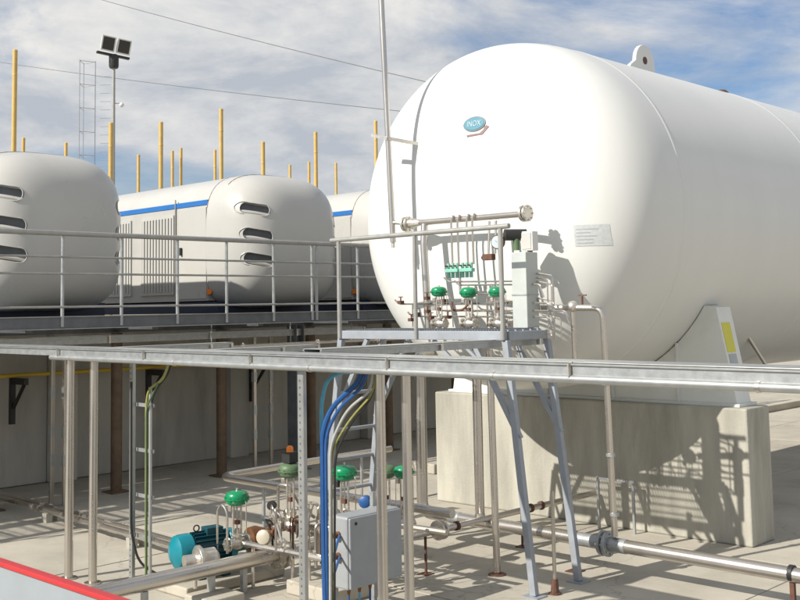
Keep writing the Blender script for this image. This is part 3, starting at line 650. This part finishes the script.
# ------------------------------------------------------------------ control valves
def control_valve(x, y, z0, za, R, label, gm='green', axis=(1, 0, 0), cap=None, group='diaphragm control valves'):
    t = thing('control_valve', label, 'valve', (x, y, z0), group)
    a = V(axis)
    MB().lathe((x, y, z0), a, [(R*0.3, -R*0.95), (R*0.34, -R*0.6), (R*0.55, -R*0.2), (R*0.55, R*0.2), (R*0.34, R*0.6), (R*0.3, R*0.95)], 16).build('body', 'stain2', t)
    for s in (-1, 1): MB().flange(V((x, y, z0))+a*s*R*0.95, a, R*0.6, R*0.16, 6).build('flange', 'stain2', t)
    MB().lathe((x, y, z0), (0, 0, 1), [(R*0.36, 0), (R*0.36, R*0.55), (R*0.5, R*0.57), (R*0.5, R*0.75), (R*0.22, R*0.8), (R*0.2, R*1.2)], 14).build('bonnet', 'stain2', t)
    zb = za-R*0.62
    for s in (-1, 1):
        p = V((a.x, a.y, 0))*s*R*0.42
        MB().cyl(V((x, y, z0+R*0.7))+p, V((x, y, zb))+p, R*0.09, n=8).build('yoke_rod', 'stain2', t)
    MB().cyl((x, y, z0+R*0.7), (x, y, zb), R*0.06, n=8).build('stem', 'stain', t)
    MB().box(x-R*0.2, x+R*0.2, y-R*0.16, y+R*0.16, (z0+zb)/2, (z0+zb)/2+R*0.35).build('stem_clamp', 'rust', t, smooth=False)
    pr = [(R*0.25, -R*0.62), (R*0.55, -R*0.60), (R*0.86, -R*0.42), (R*0.97, -R*0.16), (R*0.97, -R*0.04)]
    h = MB().lathe((x, y, za), (0, 0, 1), pr+[(R*0.97, R*0.1), (R*0.95, R*0.3), (R*0.8, R*0.5), (R*0.45, R*0.62), (R*0.1, R*0.64)], 26).build('actuator', gm, t)
    rim = MB().lathe((x, y, za), (0, 0, 1), [(R*0.9, -R*0.09), (R*1.07, -R*0.08), (R*1.07, R*0.04), (R*0.9, R*0.05)], 26)
    for k in range(10):
        aa = 2*math.pi*k/10; rim.cyl((x+R*1.02*math.cos(aa), y+R*1.02*math.sin(aa), za-R*0.16), (x+R*1.02*math.cos(aa), y+R*1.02*math.sin(aa), za+R*0.12), R*0.05, n=6)
    rim.build('rim', gm, h)
    MB().cyl((x, y, za+R*0.6), (x, y, za+R*0.82), R*0.1, n=8).build('vent_plug', 'stain2', h)
    MB().tube([(x+R*1.02, y, za-R*0.2), (x+R*1.35, y-0.01, za-R*0.2), (x+R*1.35, y-0.01, z0+R*0.9), (x+R*0.6, y, z0+R*0.7)], R*0.05, R*0.2, n=6).build('air_tube', 'stain', t)
    MB().box(x-R*0.95, x-R*0.55, y-R*0.25, y+R*0.2, zb-R*0.55, zb-R*0.08).build('positioner', cap or 'stain2', t, smooth=False, bev=0.004)
    return t
UY = 8.68
control_valve(-7.79, UY, 2.52, 2.865, 0.088, 'left green diaphragm valve of the three on the access platform')
control_valve(-7.37, UY, 2.52, 2.845, 0.092, 'middle green diaphragm valve of the three on the access platform')
control_valve(-6.98, UY, 2.52, 2.845, 0.088, 'right green diaphragm valve of the three on the access platform')
control_valve(-8.66, 6.60, 0.42, 0.855, 0.118, 'green diaphragm valve beside the teal pump motor', axis=(0, 1, 0))
v290 = control_valve(-8.20, 6.9, 0.60, 1.13, 0.115, 'shade-dulled green diaphragm valve with orange lamp, half behind the strut post', 'dgreen')
MB().box(-8.26, -8.14, 6.84, 6.96, 1.205, 1.31).build('switch_housing', 'black', v290, smooth=False, bev=0.006)
MB().lathe((-8.18, 6.88, 1.311), (0, 0, 1), [(0.035, 0), (0.035, 0.04), (0.02, 0.06)], 12).build('beacon', 'orange', v290)
control_valve(-7.53, 7.0, 0.66, 1.155, 0.118, 'bright green diaphragm valve above the grey junction box', cap='black')
control_valve(-7.72, 7.75, 0.58, 1.06, 0.105, 'dark green diaphragm valve behind the left tube riser', 'dgreen')
control_valve(-7.35, 7.62, 0.62, 1.105, 0.10, 'green diaphragm valve peeking between the two tube risers')

# thin instrument tubing on the panel: each run is its own tube
it = thing('instrument_tubing', 'tangle of thin reddish steel instrument tubes on the tank valve panel', 'tubing', (-7.3, 8.80, PZ))
random.seed(11)
def tube_part(pts, r=0.008, m='stain', bend=0.03): MB().tube(pts, r, bend, n=6).build('tube', m, it)
for k in range(7):
    x = random.uniform(-8.25, -6.45); y = random.uniform(8.72, 8.90); z = random.uniform(2.55, 2.85); x2 = x+random.choice((-1, 1))*random.uniform(0.12, 0.5); z2 = z+random.uniform(-0.2, 0.15)
    x2 = min(-6.3, max(-8.45, x2))
    tube_part([(x, y, PZ+0.02), (x, y, z), (x2, y-0.03, z), (x2, y-0.03, z2), (x2+0.08, y, z2-0.12), (x2+0.1, y, PZ+0.02)], random.choice((0.007, 0.009, 0.012)))
for z, x0, x1 in ((2.97, -7.75, -6.8), (2.93, -7.6, -6.5), (2.74, -8.50, -6.4), (2.66, -7.9, -6.2), (2.60, -8.30, -6.4)):
    tube_part([(x0, 8.72, z+0.05), (x0+0.05, 8.74, z), (x1, 8.76, z-0.02), (x1+0.05, 8.76, z-0.15)], 0.010)
tube_part([(-7.62, 8.70, 2.75), (-7.58, 8.65, 2.66), (-7.42, 8.65, 2.66), (-7.36, 8.70, 2.76)], 0.013, 'rust', 0.08)
for k in range(7):
    x = -6.45+random.uniform(-0.05, 0.22); z = random.uniform(2.4, 3.0)
    tube_part([(x, 8.82, PZ-0.1), (x, 8.82, z), (x-0.25, 8.84, z+0.04), (x-0.3, 8.84, z+0.25)], random.choice((0.008, 0.011)))
for k in range(14):
    x = random.uniform(-8.40, -6.25); z = random.uniform(2.5, 2.8)
    v_ = MB().box(x-0.025, x+0.025, 8.68, 8.74, z-0.018, z+0.018); v_.cyl((x, 8.71, z), (x, 8.71, z+0.06), 0.008, n=6); v_.bar((x-0.03, 8.71, z+0.06), (x+0.03, 8.71, z+0.06), 0.012, 0.01)
    v_.build('needle_valve', random.choice(('rust', 'stain2', 'rust')), it, smooth=False)

# piping right of the platform
t = thing('drop_pipe', 'stainless pipe turning from the valve panel down to the low floor pipe', 'pipe', (-5.95, 8.98, 0.4))
MB().tube([(-6.80, 8.92, 2.68), (-5.95, 9.05, 2.66), (-5.98, 9.18, 0.42)], 0.032, 0.10, n=12).build('pipe', 'stain', t)
MB().sphere((-6.27, 9.0, 2.68), 0.06).build('tee', 'stain2', t)
MB().cyl((-6.27, 9.0, 2.68), (-6.27, 9.02, 1.95), 0.026, n=12).build('branch', 'stain', t)
for z in (1.9, 1.2, 0.62): MB().cyl((-5.965, 9.09+(1.9-z)*0.058, z), (-5.965, 9.09+(1.9-z)*0.058, z+0.03), 0.045, n=12).build('collar', 'galv', t)
MB().cyl((-6.05, 8.85, 2.70), (-6.05, 8.85, 2.78), 0.012, n=6).bar((-6.09, 8.85, 2.79), (-6.0, 8.85, 2.79), 0.02, 0.012).build('handle', 'rust', t, smooth=False)

# ------------------------------------------------------------------ floor piping by the plinth
t = thing('floor_pipe', 'long shiny stainless pipe low over the floor in front of the plinth', 'pipe', (-6, 9.2, 0.34))
MB().tube([(-8.58, 9.2, 2.05), (-8.58, 9.2, 0.35), (-8.3, 9.2, 0.345), (-1.5, 9.2, 0.31)], 0.066, 0.22, n=20).build('pipe', 'stain', t)
MB().tube([(-8.58, 9.2, 2.04), (-8.58, 9.2, 2.16), (-8.58, 9.5, 2.18)], 0.066, 0.1, n=16).build('elbow', 'stain', t)
for x in (-6.13, -6.07): MB().flange((x, 9.2, 0.332), (1, 0, 0), 0.125, 0.035, 8).build('flange', 'galv', t)
MB().cyl((-6.06, 9.2, 0.332), (-5.86, 9.2, 0.331), 0.071, n=20).build('reducer', 'galv', t)
MB().cyl((-6.42, 9.2, 0.334), (-6.13, 9.2, 0.333), 0.0685, n=20).build('sleeve', 'galv', t)
MB().cyl((-8.15, 9.2, 0.344), (-8.0, 9.2, 0.344), 0.0675, n=20).build('band', 'galv', t)
for x in (-6.48, -4.2, -2.2):
    s = MB().bar((x, 9.2, 0.012), (x, 9.2, 0.27), 0.04, 0.04).build('pipe_support', 'rust', t, smooth=False)
    MB().box(x-0.07, x+0.07, 9.12, 9.28, 0, 0.012).build('foot', 'rust', s, smooth=False)
    MB().lathe((x-0.02, 9.2, 0.335), (1, 0, 0), [(0.074, 0), (0.074, 0.04)], 16).build('clamp', 'black', s)
t = thing('riser_pipe', 'thick stainless riser standing on the low floor pipe before the plinth', 'pipe', (-7.72, 9.2, 0.35))
MB().cyl((-7.72, 9.2, 0.36), (-7.72, 9.2, 2.3), 0.052, n=18).build('pipe', 'stain', t)
MB().lathe((-7.72, 9.2, 0.37), (0, 0, 1), [(0.068, 0), (0.06, 0.03), (0.054, 0.06)], 18).build('weld_saddle', 'stain', t)
t = thing('slim_riser', 'slim stainless post pipe standing on the floor beside the splayed leg', 'pipe', (-7.0, 8.59, 0))
MB().cyl((-7.0, 8.59, 0.012), (-7.03, 8.59, 2.25), 0.036, n=14).build('pipe', 'stain', t)
MB().lathe((-7.0, 8.59, 0), (0, 0, 1), [(0.09, 0), (0.09, 0.012), (0.04, 0.014), (0.04, 0.03)], 16).build('base_plate', 'rust', t)
t = thing('cross_pipe', 'narrow grey pipe with flange running towards the plinth wall', 'pipe', (-7.57, 9, 0.4))
MB().cyl((-7.57, 7.2, 0.41), (-7.57, 11.22, 0.40), 0.034, n=14).build('pipe', 'stain', t)
for y in (8.34, 8.40): MB().flange((-7.57, y, 0.405), (0, 1, 0), 0.10, 0.03, 8).build('flange', 'stain2', t)
for y in (8.62, 9.9, 10.1): MB().cyl((-7.57, y, 0.405), (-7.57, y+0.03, 0.405), 0.05, n=12).build('collar', 'rust', t)
for y in (8.15, 9.75):
    s = MB().cyl((-7.57, y, 0.01), (-7.57, y, 0.38), 0.014, n=8).build('pipe_support', 'rust', t)
    MB().box(-7.63, -7.51, y-0.06, y+0.06, 0, 0.01).build('foot', 'rust', s, smooth=False)
t = thing('threaded_support', 'thin rusty rod support standing between the splayed platform legs', 'support', (-6.12, 8.35, 0))
MB().cyl((-6.13, 8.37, 0.012), (-6.13, 8.37, 0.95), 0.018, n=8).build('rod', 'stain', t)
MB().lathe((-6.13, 8.37, 0), (0, 0, 1), [(0.06, 0), (0.06, 0.015), (0.04, 0.02), (0.03, 0.14)], 10).build('foot', 'rust', t)
t = thing('pipe_bracket', 'square steel bracket on the floor against the plinth wall', 'bracket', (-7.4, 11.15, 0))
MB().bar((-7.46, 11.12, 0), (-7.46, 11.12, 0.62), 0.028, 0.028).build('upright', 'galv', t, smooth=False)
MB().bar((-7.46, 11.12, 0.60), (-6.95, 11.12, 0.60), 0.028, 0.028).build('arm', 'galv', t, smooth=False)
MB().bar((-6.97, 11.12, 0), (-6.97, 11.12, 0.58), 0.028, 0.028).build('upright', 'galv', t, smooth=False)

# ------------------------------------------------------------------ pipe rack across the foreground
tray('cable_tray', 'covered galvanised cable tray crossing the whole foreground', (-13.5, 5.72, 2.27), (-0.6, 5.72, 2.25), 0.26, 0.075, 1.6)
t = thing('rack_pipe', 'bright galvanised pipe fixed under the foreground cable tray', 'pipe', (-6, 5.6, 2.24))
MB().cyl((-10.5, 5.585, 2.245), (-0.6, 5.585, 2.232), 0.027, n=16).build('pipe', 'galvlight', t)
k = -10.1
while k < -1:
    MB().lathe((k, 5.585, 2.2445-(k+10.5)*0.0013), (1, 0, 0), [(0.031, 0), (0.031, 0.025)], 14).build('clamp', 'stain2', t); k += 1.85
tray('cable_tray', 'short cable tray running from the foreground tray to the access platform', (-6.72, 5.9, 2.30), (-6.72, 8.95, 2.30), 0.20, 0.06, 1.5)
tray('cable_tray', 'short narrow cable tray branching back from the foreground tray before the ladder', (-8.95, 5.9, 2.25), (-8.95, 7.9, 2.25), 0.14, 0.05, 1.5)
tray('cable_tray', 'cable tray running back from the tube post pair towards the walkway', (-10.5, 5.9, 2.26), (-10.5, 7.9, 2.26), 0.12, 0.05, 1.7)
# tube posts carrying the rack
def tube_post(x, y, r, ztop, label, mtl='stain'):
    t = thing('tube_post', label, 'post', (x, y, 0), 'stainless tube posts of the pipe rack')
    MB().cyl((x, y, 0.012), (x, y, ztop), r, n=18).build('shaft', mtl, t)
    MB().lathe((x, y, 0), (0, 0, 1), [(r*2, 0), (r*2, 0.012)], 18).build('base_plate', mtl, t)
    MB().lathe((x, y, ztop-0.02), (0, 0, 1), [(r*1.1, 0), (r*1.1, 0.018)], 18).build('cap', mtl, t)
tube_post(-10.27, 5.68, 0.044, 2.26, 'stainless tube post left of a pair under the foreground tray')
tube_post(-9.90, 5.74, 0.042, 2.26, 'stainless tube post right of a pair under the foreground tray')
tube_post(-5.96, 5.93, 0.041, 2.245, 'thick stainless tube riser in front of the junction box, left one')
tube_post(-5.68, 5.93, 0.037, 2.245, 'thick stainless tube riser in front of the junction box, right one')
def strut(x, y, wd, ztop, label):
    t = thing('strut_post', label, 'post', (x, y, 0), 'perforated strut posts')
    MB().box(x-wd/2, x+wd/2, y+0.03, y+0.034, 0.012, ztop).build('web', 'galvlight', t, smooth=False)
    for s in (-1, 1): MB().box(x+s*wd/2-0.002, x+s*wd/2+0.002, y-0.0, y+0.0295, 0.012, ztop).build('side', 'galvlight', t, smooth=False)
    b = MB(); z = 0.1
    hole = MB().box(x-wd/2+0.002, x+wd/2-0.002, y-0.0015, y+0.001, 0.012, ztop).build('face', 'galvlight', t, smooth=False)
    while z < ztop-0.08:
        b.lathe((x-0.006, y-0.0016, z), (0, -1, 0), [(0.010, 0), (0.010, 0.001)], 8); z += 0.055
    b.build('slots', 'deck', hole, smooth=False)
    MB().box(x-0.09, x+0.09, y-0.07, y+0.1, 0, 0.012).build('base_plate', 'galv', t, smooth=False)
strut(-6.545, 5.62, 0.068, 2.25, 'perforated galvanised strut post with blue cables beside it')
strut(-9.62, 6.0, 0.055, 2.25, 'perforated galvanised strut post beside the yellow green cable')

# cables
def cable(label, pts, r, m, name='cable', group='cables at the strut posts', bend=0.12, grouped=True):
    o = MB().tube(pts, r, bend, n=8).build(name, m); tag(o, label, 'cable', group); return o
cable('thick dark blue cable bundle running down beside the strut post', [(-6.05, 5.85, 2.24), (-6.1, 5.84, 2.13), (-6.38, 5.80, 1.92), (-6.47, 5.78, 1.72), (-6.47, 5.78, 0.9), (-6.45, 5.78, 0.02)], 0.022, 'bluecab')
cable('second blue cable right of the thick blue bundle', [(-6.02, 5.86, 2.24), (-6.06, 5.85, 2.1), (-6.33, 5.82, 1.90), (-6.44, 5.79, 1.70), (-6.445, 5.79, 0.9), (-6.445, 5.79, 0.02)], 0.014, 'bluecab')
cable('light blue cable curling at the top of the strut post', [(-6.2, 5.86, 2.20), (-6.36, 5.85, 2.19), (-6.46, 5.82, 2.12), (-6.50, 5.80, 1.95), (-6.50, 5.80, 1.5)], 0.016, 'cyancab')
cable('pale grey cable beside the blue bundle', [(-5.98, 5.88, 2.24), (-6.0, 5.87, 2.06), (-6.25, 5.84, 1.90), (-6.40, 5.80, 1.62), (-6.425, 5.80, 0.02)], 0.012, 'greycab')
cable('yellow green earth cable beside the blue bundle', [(-5.96, 5.90, 2.24), (-5.99, 5.89, 2.04), (-6.22, 5.86, 1.84), (-6.41, 5.82, 1.58), (-6.435, 5.83, 0.02)], 0.009, 'gycab')
cable('black cable beside the blue bundle', [(-5.95, 5.92, 2.24), (-6.02, 5.9, 2.0), (-6.25, 5.87, 1.78), (-6.38, 5.83, 1.54), (-6.412, 5.83, 0.02)], 0.010, 'black')
cable('blue cable looping to the upper gland of the junction box', [(-6.46, 5.80, 0.85), (-6.48, 5.82, 0.68), (-6.60, 5.95, 0.58), (-6.85, 6.25, 0.66), (-6.98, 6.42, 0.74)], 0.012, 'bluecab', bend=0.2)
cable('blue cable looping to the lower gland of the junction box', [(-6.45, 5.80, 0.75), (-6.47, 5.82, 0.58), (-6.62, 5.98, 0.46), (-6.85, 6.25, 0.50), (-6.98, 6.42, 0.56)], 0.012, 'bluecab', bend=0.2)
t = thing('cable_conduit', 'vertical green and grey conduit with clamps beside the left strut post', 'conduit', (-9.33, 6.0, 0))
MB().cyl((-9.30, 6.02, 0.02), (-9.30, 6.02, 1.95), 0.018, n=8).build('conduit', 'galvlight', t)
MB().tube([(-9.34, 6.0, 0.02), (-9.34, 6.0, 1.8), (-9.30, 6.0, 1.93), (-9.0, 5.98, 2.05), (-8.85, 5.95, 2.26)], 0.014, 0.12, n=8).build('earth_cable', 'gycab', t)
MB().tube([(-9.325, 6.03, 0.02), (-9.325, 6.03, 1.75), (-9.22, 6.02, 1.92), (-8.95, 6.0, 2.1), (-8.84, 5.98, 2.26)], 0.012, 0.12, n=8).build('black_cable', 'black', t)
MB().tube([(-9.32, 5.985, 0.02), (-9.32, 5.985, 1.75), (-9.2, 5.985, 1.9), (-9.1, 5.98, 2.0)], 0.009, 0.1, n=8).build('green_cable', 'dgreen', t)
for z in (0.45, 0.85, 1.3, 1.75): MB().box(-9.60, -9.27, 6.035, 6.05, z, z+0.035).build('clamp', 'galv', t, smooth=False)
cable('black cable looping along the foot of the left strut post', [(-9.57, 5.97, 2.0), (-9.565, 5.97, 0.5), (-9.5, 6.02, 0.2), (-9.3, 6.2, 0.05), (-9.0, 6.4, 0.12), (-8.9, 6.5, 0.38)], 0.013, 'black')

# ------------------------------------------------------------------ junction box
t = thing('junction_box', 'grey steel junction box with brown cable glands behind the tube risers', 'junction box', (-7.05, 6.75, 0))
MB().box(-7.12, -6.90, 6.44, 7.10, 0.28, 0.90).build('case', 'jbox', t, smooth=False, bev=0.02)
MB().box(-6.899, -6.875, 6.45, 7.09, 0.29, 0.89).build('door', 'jbox', t, smooth=False, bev=0.01)
for z in (0.74, 0.56):
    MB().lathe((-7.01, 6.44, z), (0, -1, 0), [(0.032, 0), (0.032, 0.02), (0.024, 0.022), (0.026, 0.055), (0.014, 0.07)], 10).build('gland', 'brass', t)
for y in (6.55, 6.68, 6.81, 6.94): MB().lathe((-7.01, y, 0.28), (0, 0, -1), [(0.026, 0), (0.026, 0.02), (0.02, 0.022), (0.012, 0.07)], 10).build('gland', 'brass', t)
for y in (6.52, 7.0): MB().bar((-7.15, y, 0), (-7.15, y, 1.02), 0.04, 0.04).build('leg', 'galv', t, smooth=False)
MB().cyl((-6.878, 6.52, 0.84), (-6.868, 6.52, 0.84), 0.014, n=10).build('lock', 'black', t)
for i, y in enumerate((6.55, 6.68, 6.81, 6.94)):
    cable('thin cable dropping from the underside of the junction box, %s of four' % ('first', 'second', 'third', 'last')[i], [(-7.01, y, 0.21), (-7.01, y, 0.12), (-6.95+0.02*i, y-0.1, 0.03), (-6.75, y-0.25, 0.02), (-6.45, 6.0+0.04*i, 0.02)], 0.010, ('bluecab', 'cyancab', 'bluecab', 'greycab')[i], group='cables under the junction box', bend=0.15)

# ------------------------------------------------------------------ pump skid
t = thing('inlet_pipe', 'wide dull stainless pipe low in the foreground leading to the pump valves', 'pipe', (-8.42, 5, 0.3))
MB().cyl((-8.50, 2.6, 0.30), (-8.40, 6.86, 0.30), 0.072, n=22).build('pipe', 'stain', t)
for y in (6.88, 6.94): MB().flange((-8.40, y, 0.30), (0, 1, 0), 0.15, 0.035, 10).build('flange', 'stain2', t)
MB().cyl((-8.40, 6.95, 0.30), (-8.38, 7.9, 0.33), 0.05, n=16).build('outlet', 'stain', t)
for y in (4.0, 5.4, 6.5):
    s = MB().bar((-8.43, y, 0.0), (-8.43, y, 0.23), 0.05, 0.05).build('pipe_support', 'galv', t, smooth=False)
t = thing('pump_motor', 'teal electric motor with dark finned body and pump head beside the inlet pipe', 'motor', (-8.8, 6.3, 0))
mo = V((-8.98, 6.10, 0.37)); md_ = V((0.18, 1, 0)).normalized()
MB().lathe(mo, md_, [(0.02, -0.05), (0.10, -0.035), (0.155, 0.0), (0.165, 0.05), (0.165, 0.14), (0.13, 0.16)], 26).build('fan_cowl', 'teal', t)
MB().lathe(mo, md_, [(0.125, 0.15), (0.14, 0.16), (0.14, 0.52), (0.12, 0.54)], 26).build('motor_body', 'dteal', t)
x_, y_, d_ = frame(md_); b = MB()
for k in range(20):
    a = 2*math.pi*k/20; q = x_*math.cos(a)+y_*math.sin(a); b.bar(mo+md_*0.17+q*0.15, mo+md_*0.51+q*0.15, 0.008, 0.035, q)
b.build('fins', 'dteal', t, smooth=False)
MB().lathe(mo, md_, [(0.15, 0.54), (0.16, 0.55), (0.16, 0.60), (0.09, 0.62), (0.08, 0.78)], 24).build('end_bell', 'teal', t)
MB().lathe(mo, md_, [(0.08, 0.78), (0.13, 0.80), (0.14, 0.88), (0.10, 1.0), (0.05, 1.02)], 24).build('pump_head', 'brass', t)
MB().bar(mo+md_*0.30+V((0, 0, 0.15)), mo+md_*0.48+V((0, 0, 0.15)), 0.14, 0.10).build('terminal_box', 'dteal', t, smooth=False, bev=0.008)
q = mo+md_*0.22+V((0, 0, 0.17)); MB().tube([q+md_*0.03*math.cos(2*math.pi*i/12)+V((0, 0, 0.03+0.03*math.sin(2*math.pi*i/12))) for i in range(13)], 0.007, n=6).build('eye_bolt', 'black', t)
for s in (0.2, 0.46):
    c_ = mo+md_*s; MB().box(c_.x-0.14, c_.x+0.14, c_.y-0.04, c_.y+0.04, 0.10, 0.26).build('foot', 'dteal', t, smooth=False)
for i, (x0, x1, y0, y1, h, lab) in enumerate(((-9.2, -8.65, 6.0, 7.2, 0.10, 'low concrete pad under the teal pump motor'), (-8.1, -7.4, 6.75, 7.35, 0.13, 'low concrete pad under the valves right of the pump'), (-8.55, -8.15, 5.9, 6.3, 0.09, 'small concrete block under the foreground inlet pipe'))):
    tag(MB().box(x0, x1, y0, y1, 0, h).build('concrete_pad', 'conc', smooth=False, bev=0.015), lab, 'pad', 'concrete pads under the pump skid')
MB().box(-8.47, -8.39, 6.1, 6.14, 0.09, 0.235).build('pipe_support', 'galv', bpy.data.objects['inlet_pipe'], smooth=False)
t = thing('strainer', 'round stainless flanged strainer resting beside the foreground pipe', 'strainer', (-8.6, 6.2, 0.33))
MB().lathe((-8.62, 5.95, 0.36), (0.25, 1, 0), [(0.06, 0), (0.06, 0.10), (0.12, 0.12), (0.125, 0.16), (0.10, 0.20), (0.10, 0.30), (0.05, 0.34)], 22).build('body', 'stain2', t)
MB().flange((-8.585, 6.09, 0.36), (0.25, 1, 0), 0.135, 0.03, 10).build('flange', 'stain2', t)
MB().cyl((-8.6, 6.06, 0.10), (-8.6, 6.06, 0.30), 0.02, n=8).build('leg', 'stain2', t)

sk = thing('skid_piping', 'cluster of small stainless pipes and fittings around the pump valves', 'piping', (-8.2, 7.0, 0))
random.seed(23)
def skp(pts, r, m='stain', bend=0.05, name='pipe'): return MB().tube(pts, r, bend, n=8).build(name, m, sk)
skp([(-8.78, 6.45, 0.30), (-8.78, 6.45, 0.75), (-8.70, 6.45, 0.82), (-8.62, 6.45, 0.75), (-8.62, 6.45, 0.35)], 0.012, bend=0.05)
for k in range(9):
    x = -8.6+k*0.115; y = 6.75+random.uniform(0, 0.35); zt = random.uniform(0.6, 0.95)
    skp([(x, y, 0.30), (x, y, zt), (x+random.uniform(-0.15, 0.2), y+random.uniform(0, 0.15), zt), (x+0.1, y+0.2, zt-random.uniform(0.1, 0.3))], random.choice((0.012, 0.016, 0.010)))
for k in range(12):
    x = random.uniform(-8.65, -7.35); y = random.uniform(6.7, 7.15); z = random.uniform(0.36, 0.72)
    MB().lathe((x, y, z), random.choice(((1, 0, 0), (0, 0, 1), (0, 1, 0))), [(0.025, 0), (0.04, 0.01), (0.04, 0.035), (0.025, 0.05), (0.025, 0.09), (0.038, 0.10), (0.038, 0.12)], 10).build('fitting', random.choice(('stain2', 'stain2', 'stain', 'rust', 'brass')), sk)
for (x0, y0, x1, y1, z, r) in ((-8.75, 6.62, -7.2, 6.72, 0.42, 0.03), (-8.7, 6.95, -7.0, 7.0, 0.60, 0.03), (-7.9, 7.0, -7.0, 7.02, 0.66, 0.028), (-8.3, 7.5, -6.8, 7.62, 0.60, 0.03)):
    skp([(x0, y0, z), (x1, y1, z)], r)
for (x, y, z) in ((-8.2, 6.9, 0.6), (-7.53, 7.0, 0.66), (-7.72, 7.75, 0.58), (-7.35, 7.62, 0.62), (-7.9, 6.85, 0.5), (-8.5, 6.65, 0.42), (-7.0, 6.98, 0.6)):
    MB().cyl((x, y+0.02, 0.0), (x, y+0.02, z), 0.018, n=8).build('pipe_leg', 'stain2', sk)
for k in range(16):
    x = random.uniform(-8.72, -7.3); y = random.uniform(6.55, 7.2); z0 = random.uniform(0.30, 0.45); zt = z0+random.uniform(0.2, 0.5); r = random.choice((0.007, 0.009, 0.012))
    skp([(x, y, z0), (x, y, zt), (x+random.uniform(-0.1, 0.12), y+random.uniform(-0.05, 0.1), zt+random.uniform(-0.02, 0.05)), (x+random.uniform(-0.12, 0.15), y, z0+0.1)], r, random.choice(('stain', 'stain2', 'stain', 'rust', 'black')), 0.04, 'tube')
    if k % 2 == 0:
        v_ = MB().box(x-0.022, x+0.022, y-0.022, y+0.022, zt-0.12, zt-0.06); v_.cyl((x, y-0.02, zt-0.09), (x, y-0.07, zt-0.09), 0.008, n=6); v_.bar((x-0.03, y-0.075, zt-0.09), (x+0.03, y-0.075, zt-0.09), 0.012, 0.012)
        v_.build('needle_valve', random.choice(('stain2', 'rust', 'stain2')), sk, smooth=False)
MB().lathe((-8.35, 6.72, 0.50), (0.5, -1, 0.2), [(0.03, 0), (0.07, 0.02), (0.07, 0.09), (0.05, 0.10)], 14).build('transmitter', 'beige', sk)
MB().cyl((-8.2, 6.74, 0.62), (-8.2, 6.74, 0.66), 0.03, n=10).build('cap', 'label', sk)
MB().lathe((-8.42, 6.86, 0.78), (0.6, -1, 0), [(0.02, 0), (0.045, 0.01), (0.045, 0.06)], 12).build('transmitter', 'black', sk)
MB().lathe((-7.28, 7.05, 0.92), (0.6, -1, 0), [(0.03, 0), (0.055, 0.02), (0.055, 0.1), (0.04, 0.11)], 14).build('transmitter', 'bluecab', sk)
MB().cyl((-7.5, 7.1, 0.92), (-7.3, 7.06, 0.92), 0.03, n=10).build('pipe', 'stain', sk)

t = thing('looped_pipe', 'shiny stainless pipe making a flat loop behind the green valves', 'pipe', (-10.5, 7.95, 0))
MB().tube([(-7.0, 7.93, 0.70), (-10.75, 7.93, 0.70), (-10.83, 9.3, 0.70), (-10.86, 11.0, 0.70)], 0.045, 0.22, n=16).build('pipe', 'stain', t)
for x in (-8.2, -9.9): MB().cyl((x, 7.93, 0), (x, 7.93, 0.66), 0.02, n=8).build('pipe_leg', 'galv', t)
MB().cyl((-10.84, 10.4, 0), (-10.84, 10.4, 0.66), 0.02, n=8).build('pipe_leg', 'galv', t)

for (dy, dz, r, lab) in ((0, 0.15, 0.034, 'nearer of two stainless pipes lying low over the left floor'), (0.16, 0.15, 0.03, 'farther of two stainless pipes lying low over the left floor')):
    t = thing('ground_pipe', lab, 'pipe', (-12, 6.9+dy, 0), 'paired low pipes on the left floor')
    MB().cyl((-14.7-dy*2, 7.06+dy, dz), (-9.2, 6.78+dy, dz), r, n=12).build('pipe', 'stain', t)
    for x in (-13.6, -12.75, -11.9): MB().cyl((x, 6.92+dy+(-11.9-x)*0.05, dz), (x+0.18, 6.92+dy+(-12.1-x)*0.05, dz), r*1.25, n=12).build('coupling', 'stain2', t)
    for x in (-13.2, -11.0): MB().box(x-0.06, x+0.06, 6.9+dy-0.02+(-11.9-x)*0.05, 6.9+dy+0.06+(-11.9-x)*0.05, 0, dz-r).build('pipe_shoe', 'plinth', t, smooth=False)

# ------------------------------------------------------------------ guard panel near the camera
t = thing('guard_panel', 'pale grey panel with red top edge in the bottom left corner', 'guard panel', (-4.5, 2.4, 0))
MB().box(-9.0, -3.2, 2.385, 2.415, 0.0, 1.52).build('sheet', 'panel', t, smooth=False, bev=0.004)
MB().box(-9.0, -3.2, 2.375, 2.425, 1.521, 1.545).build('top_edge', 'red', t, smooth=False, bev=0.006)
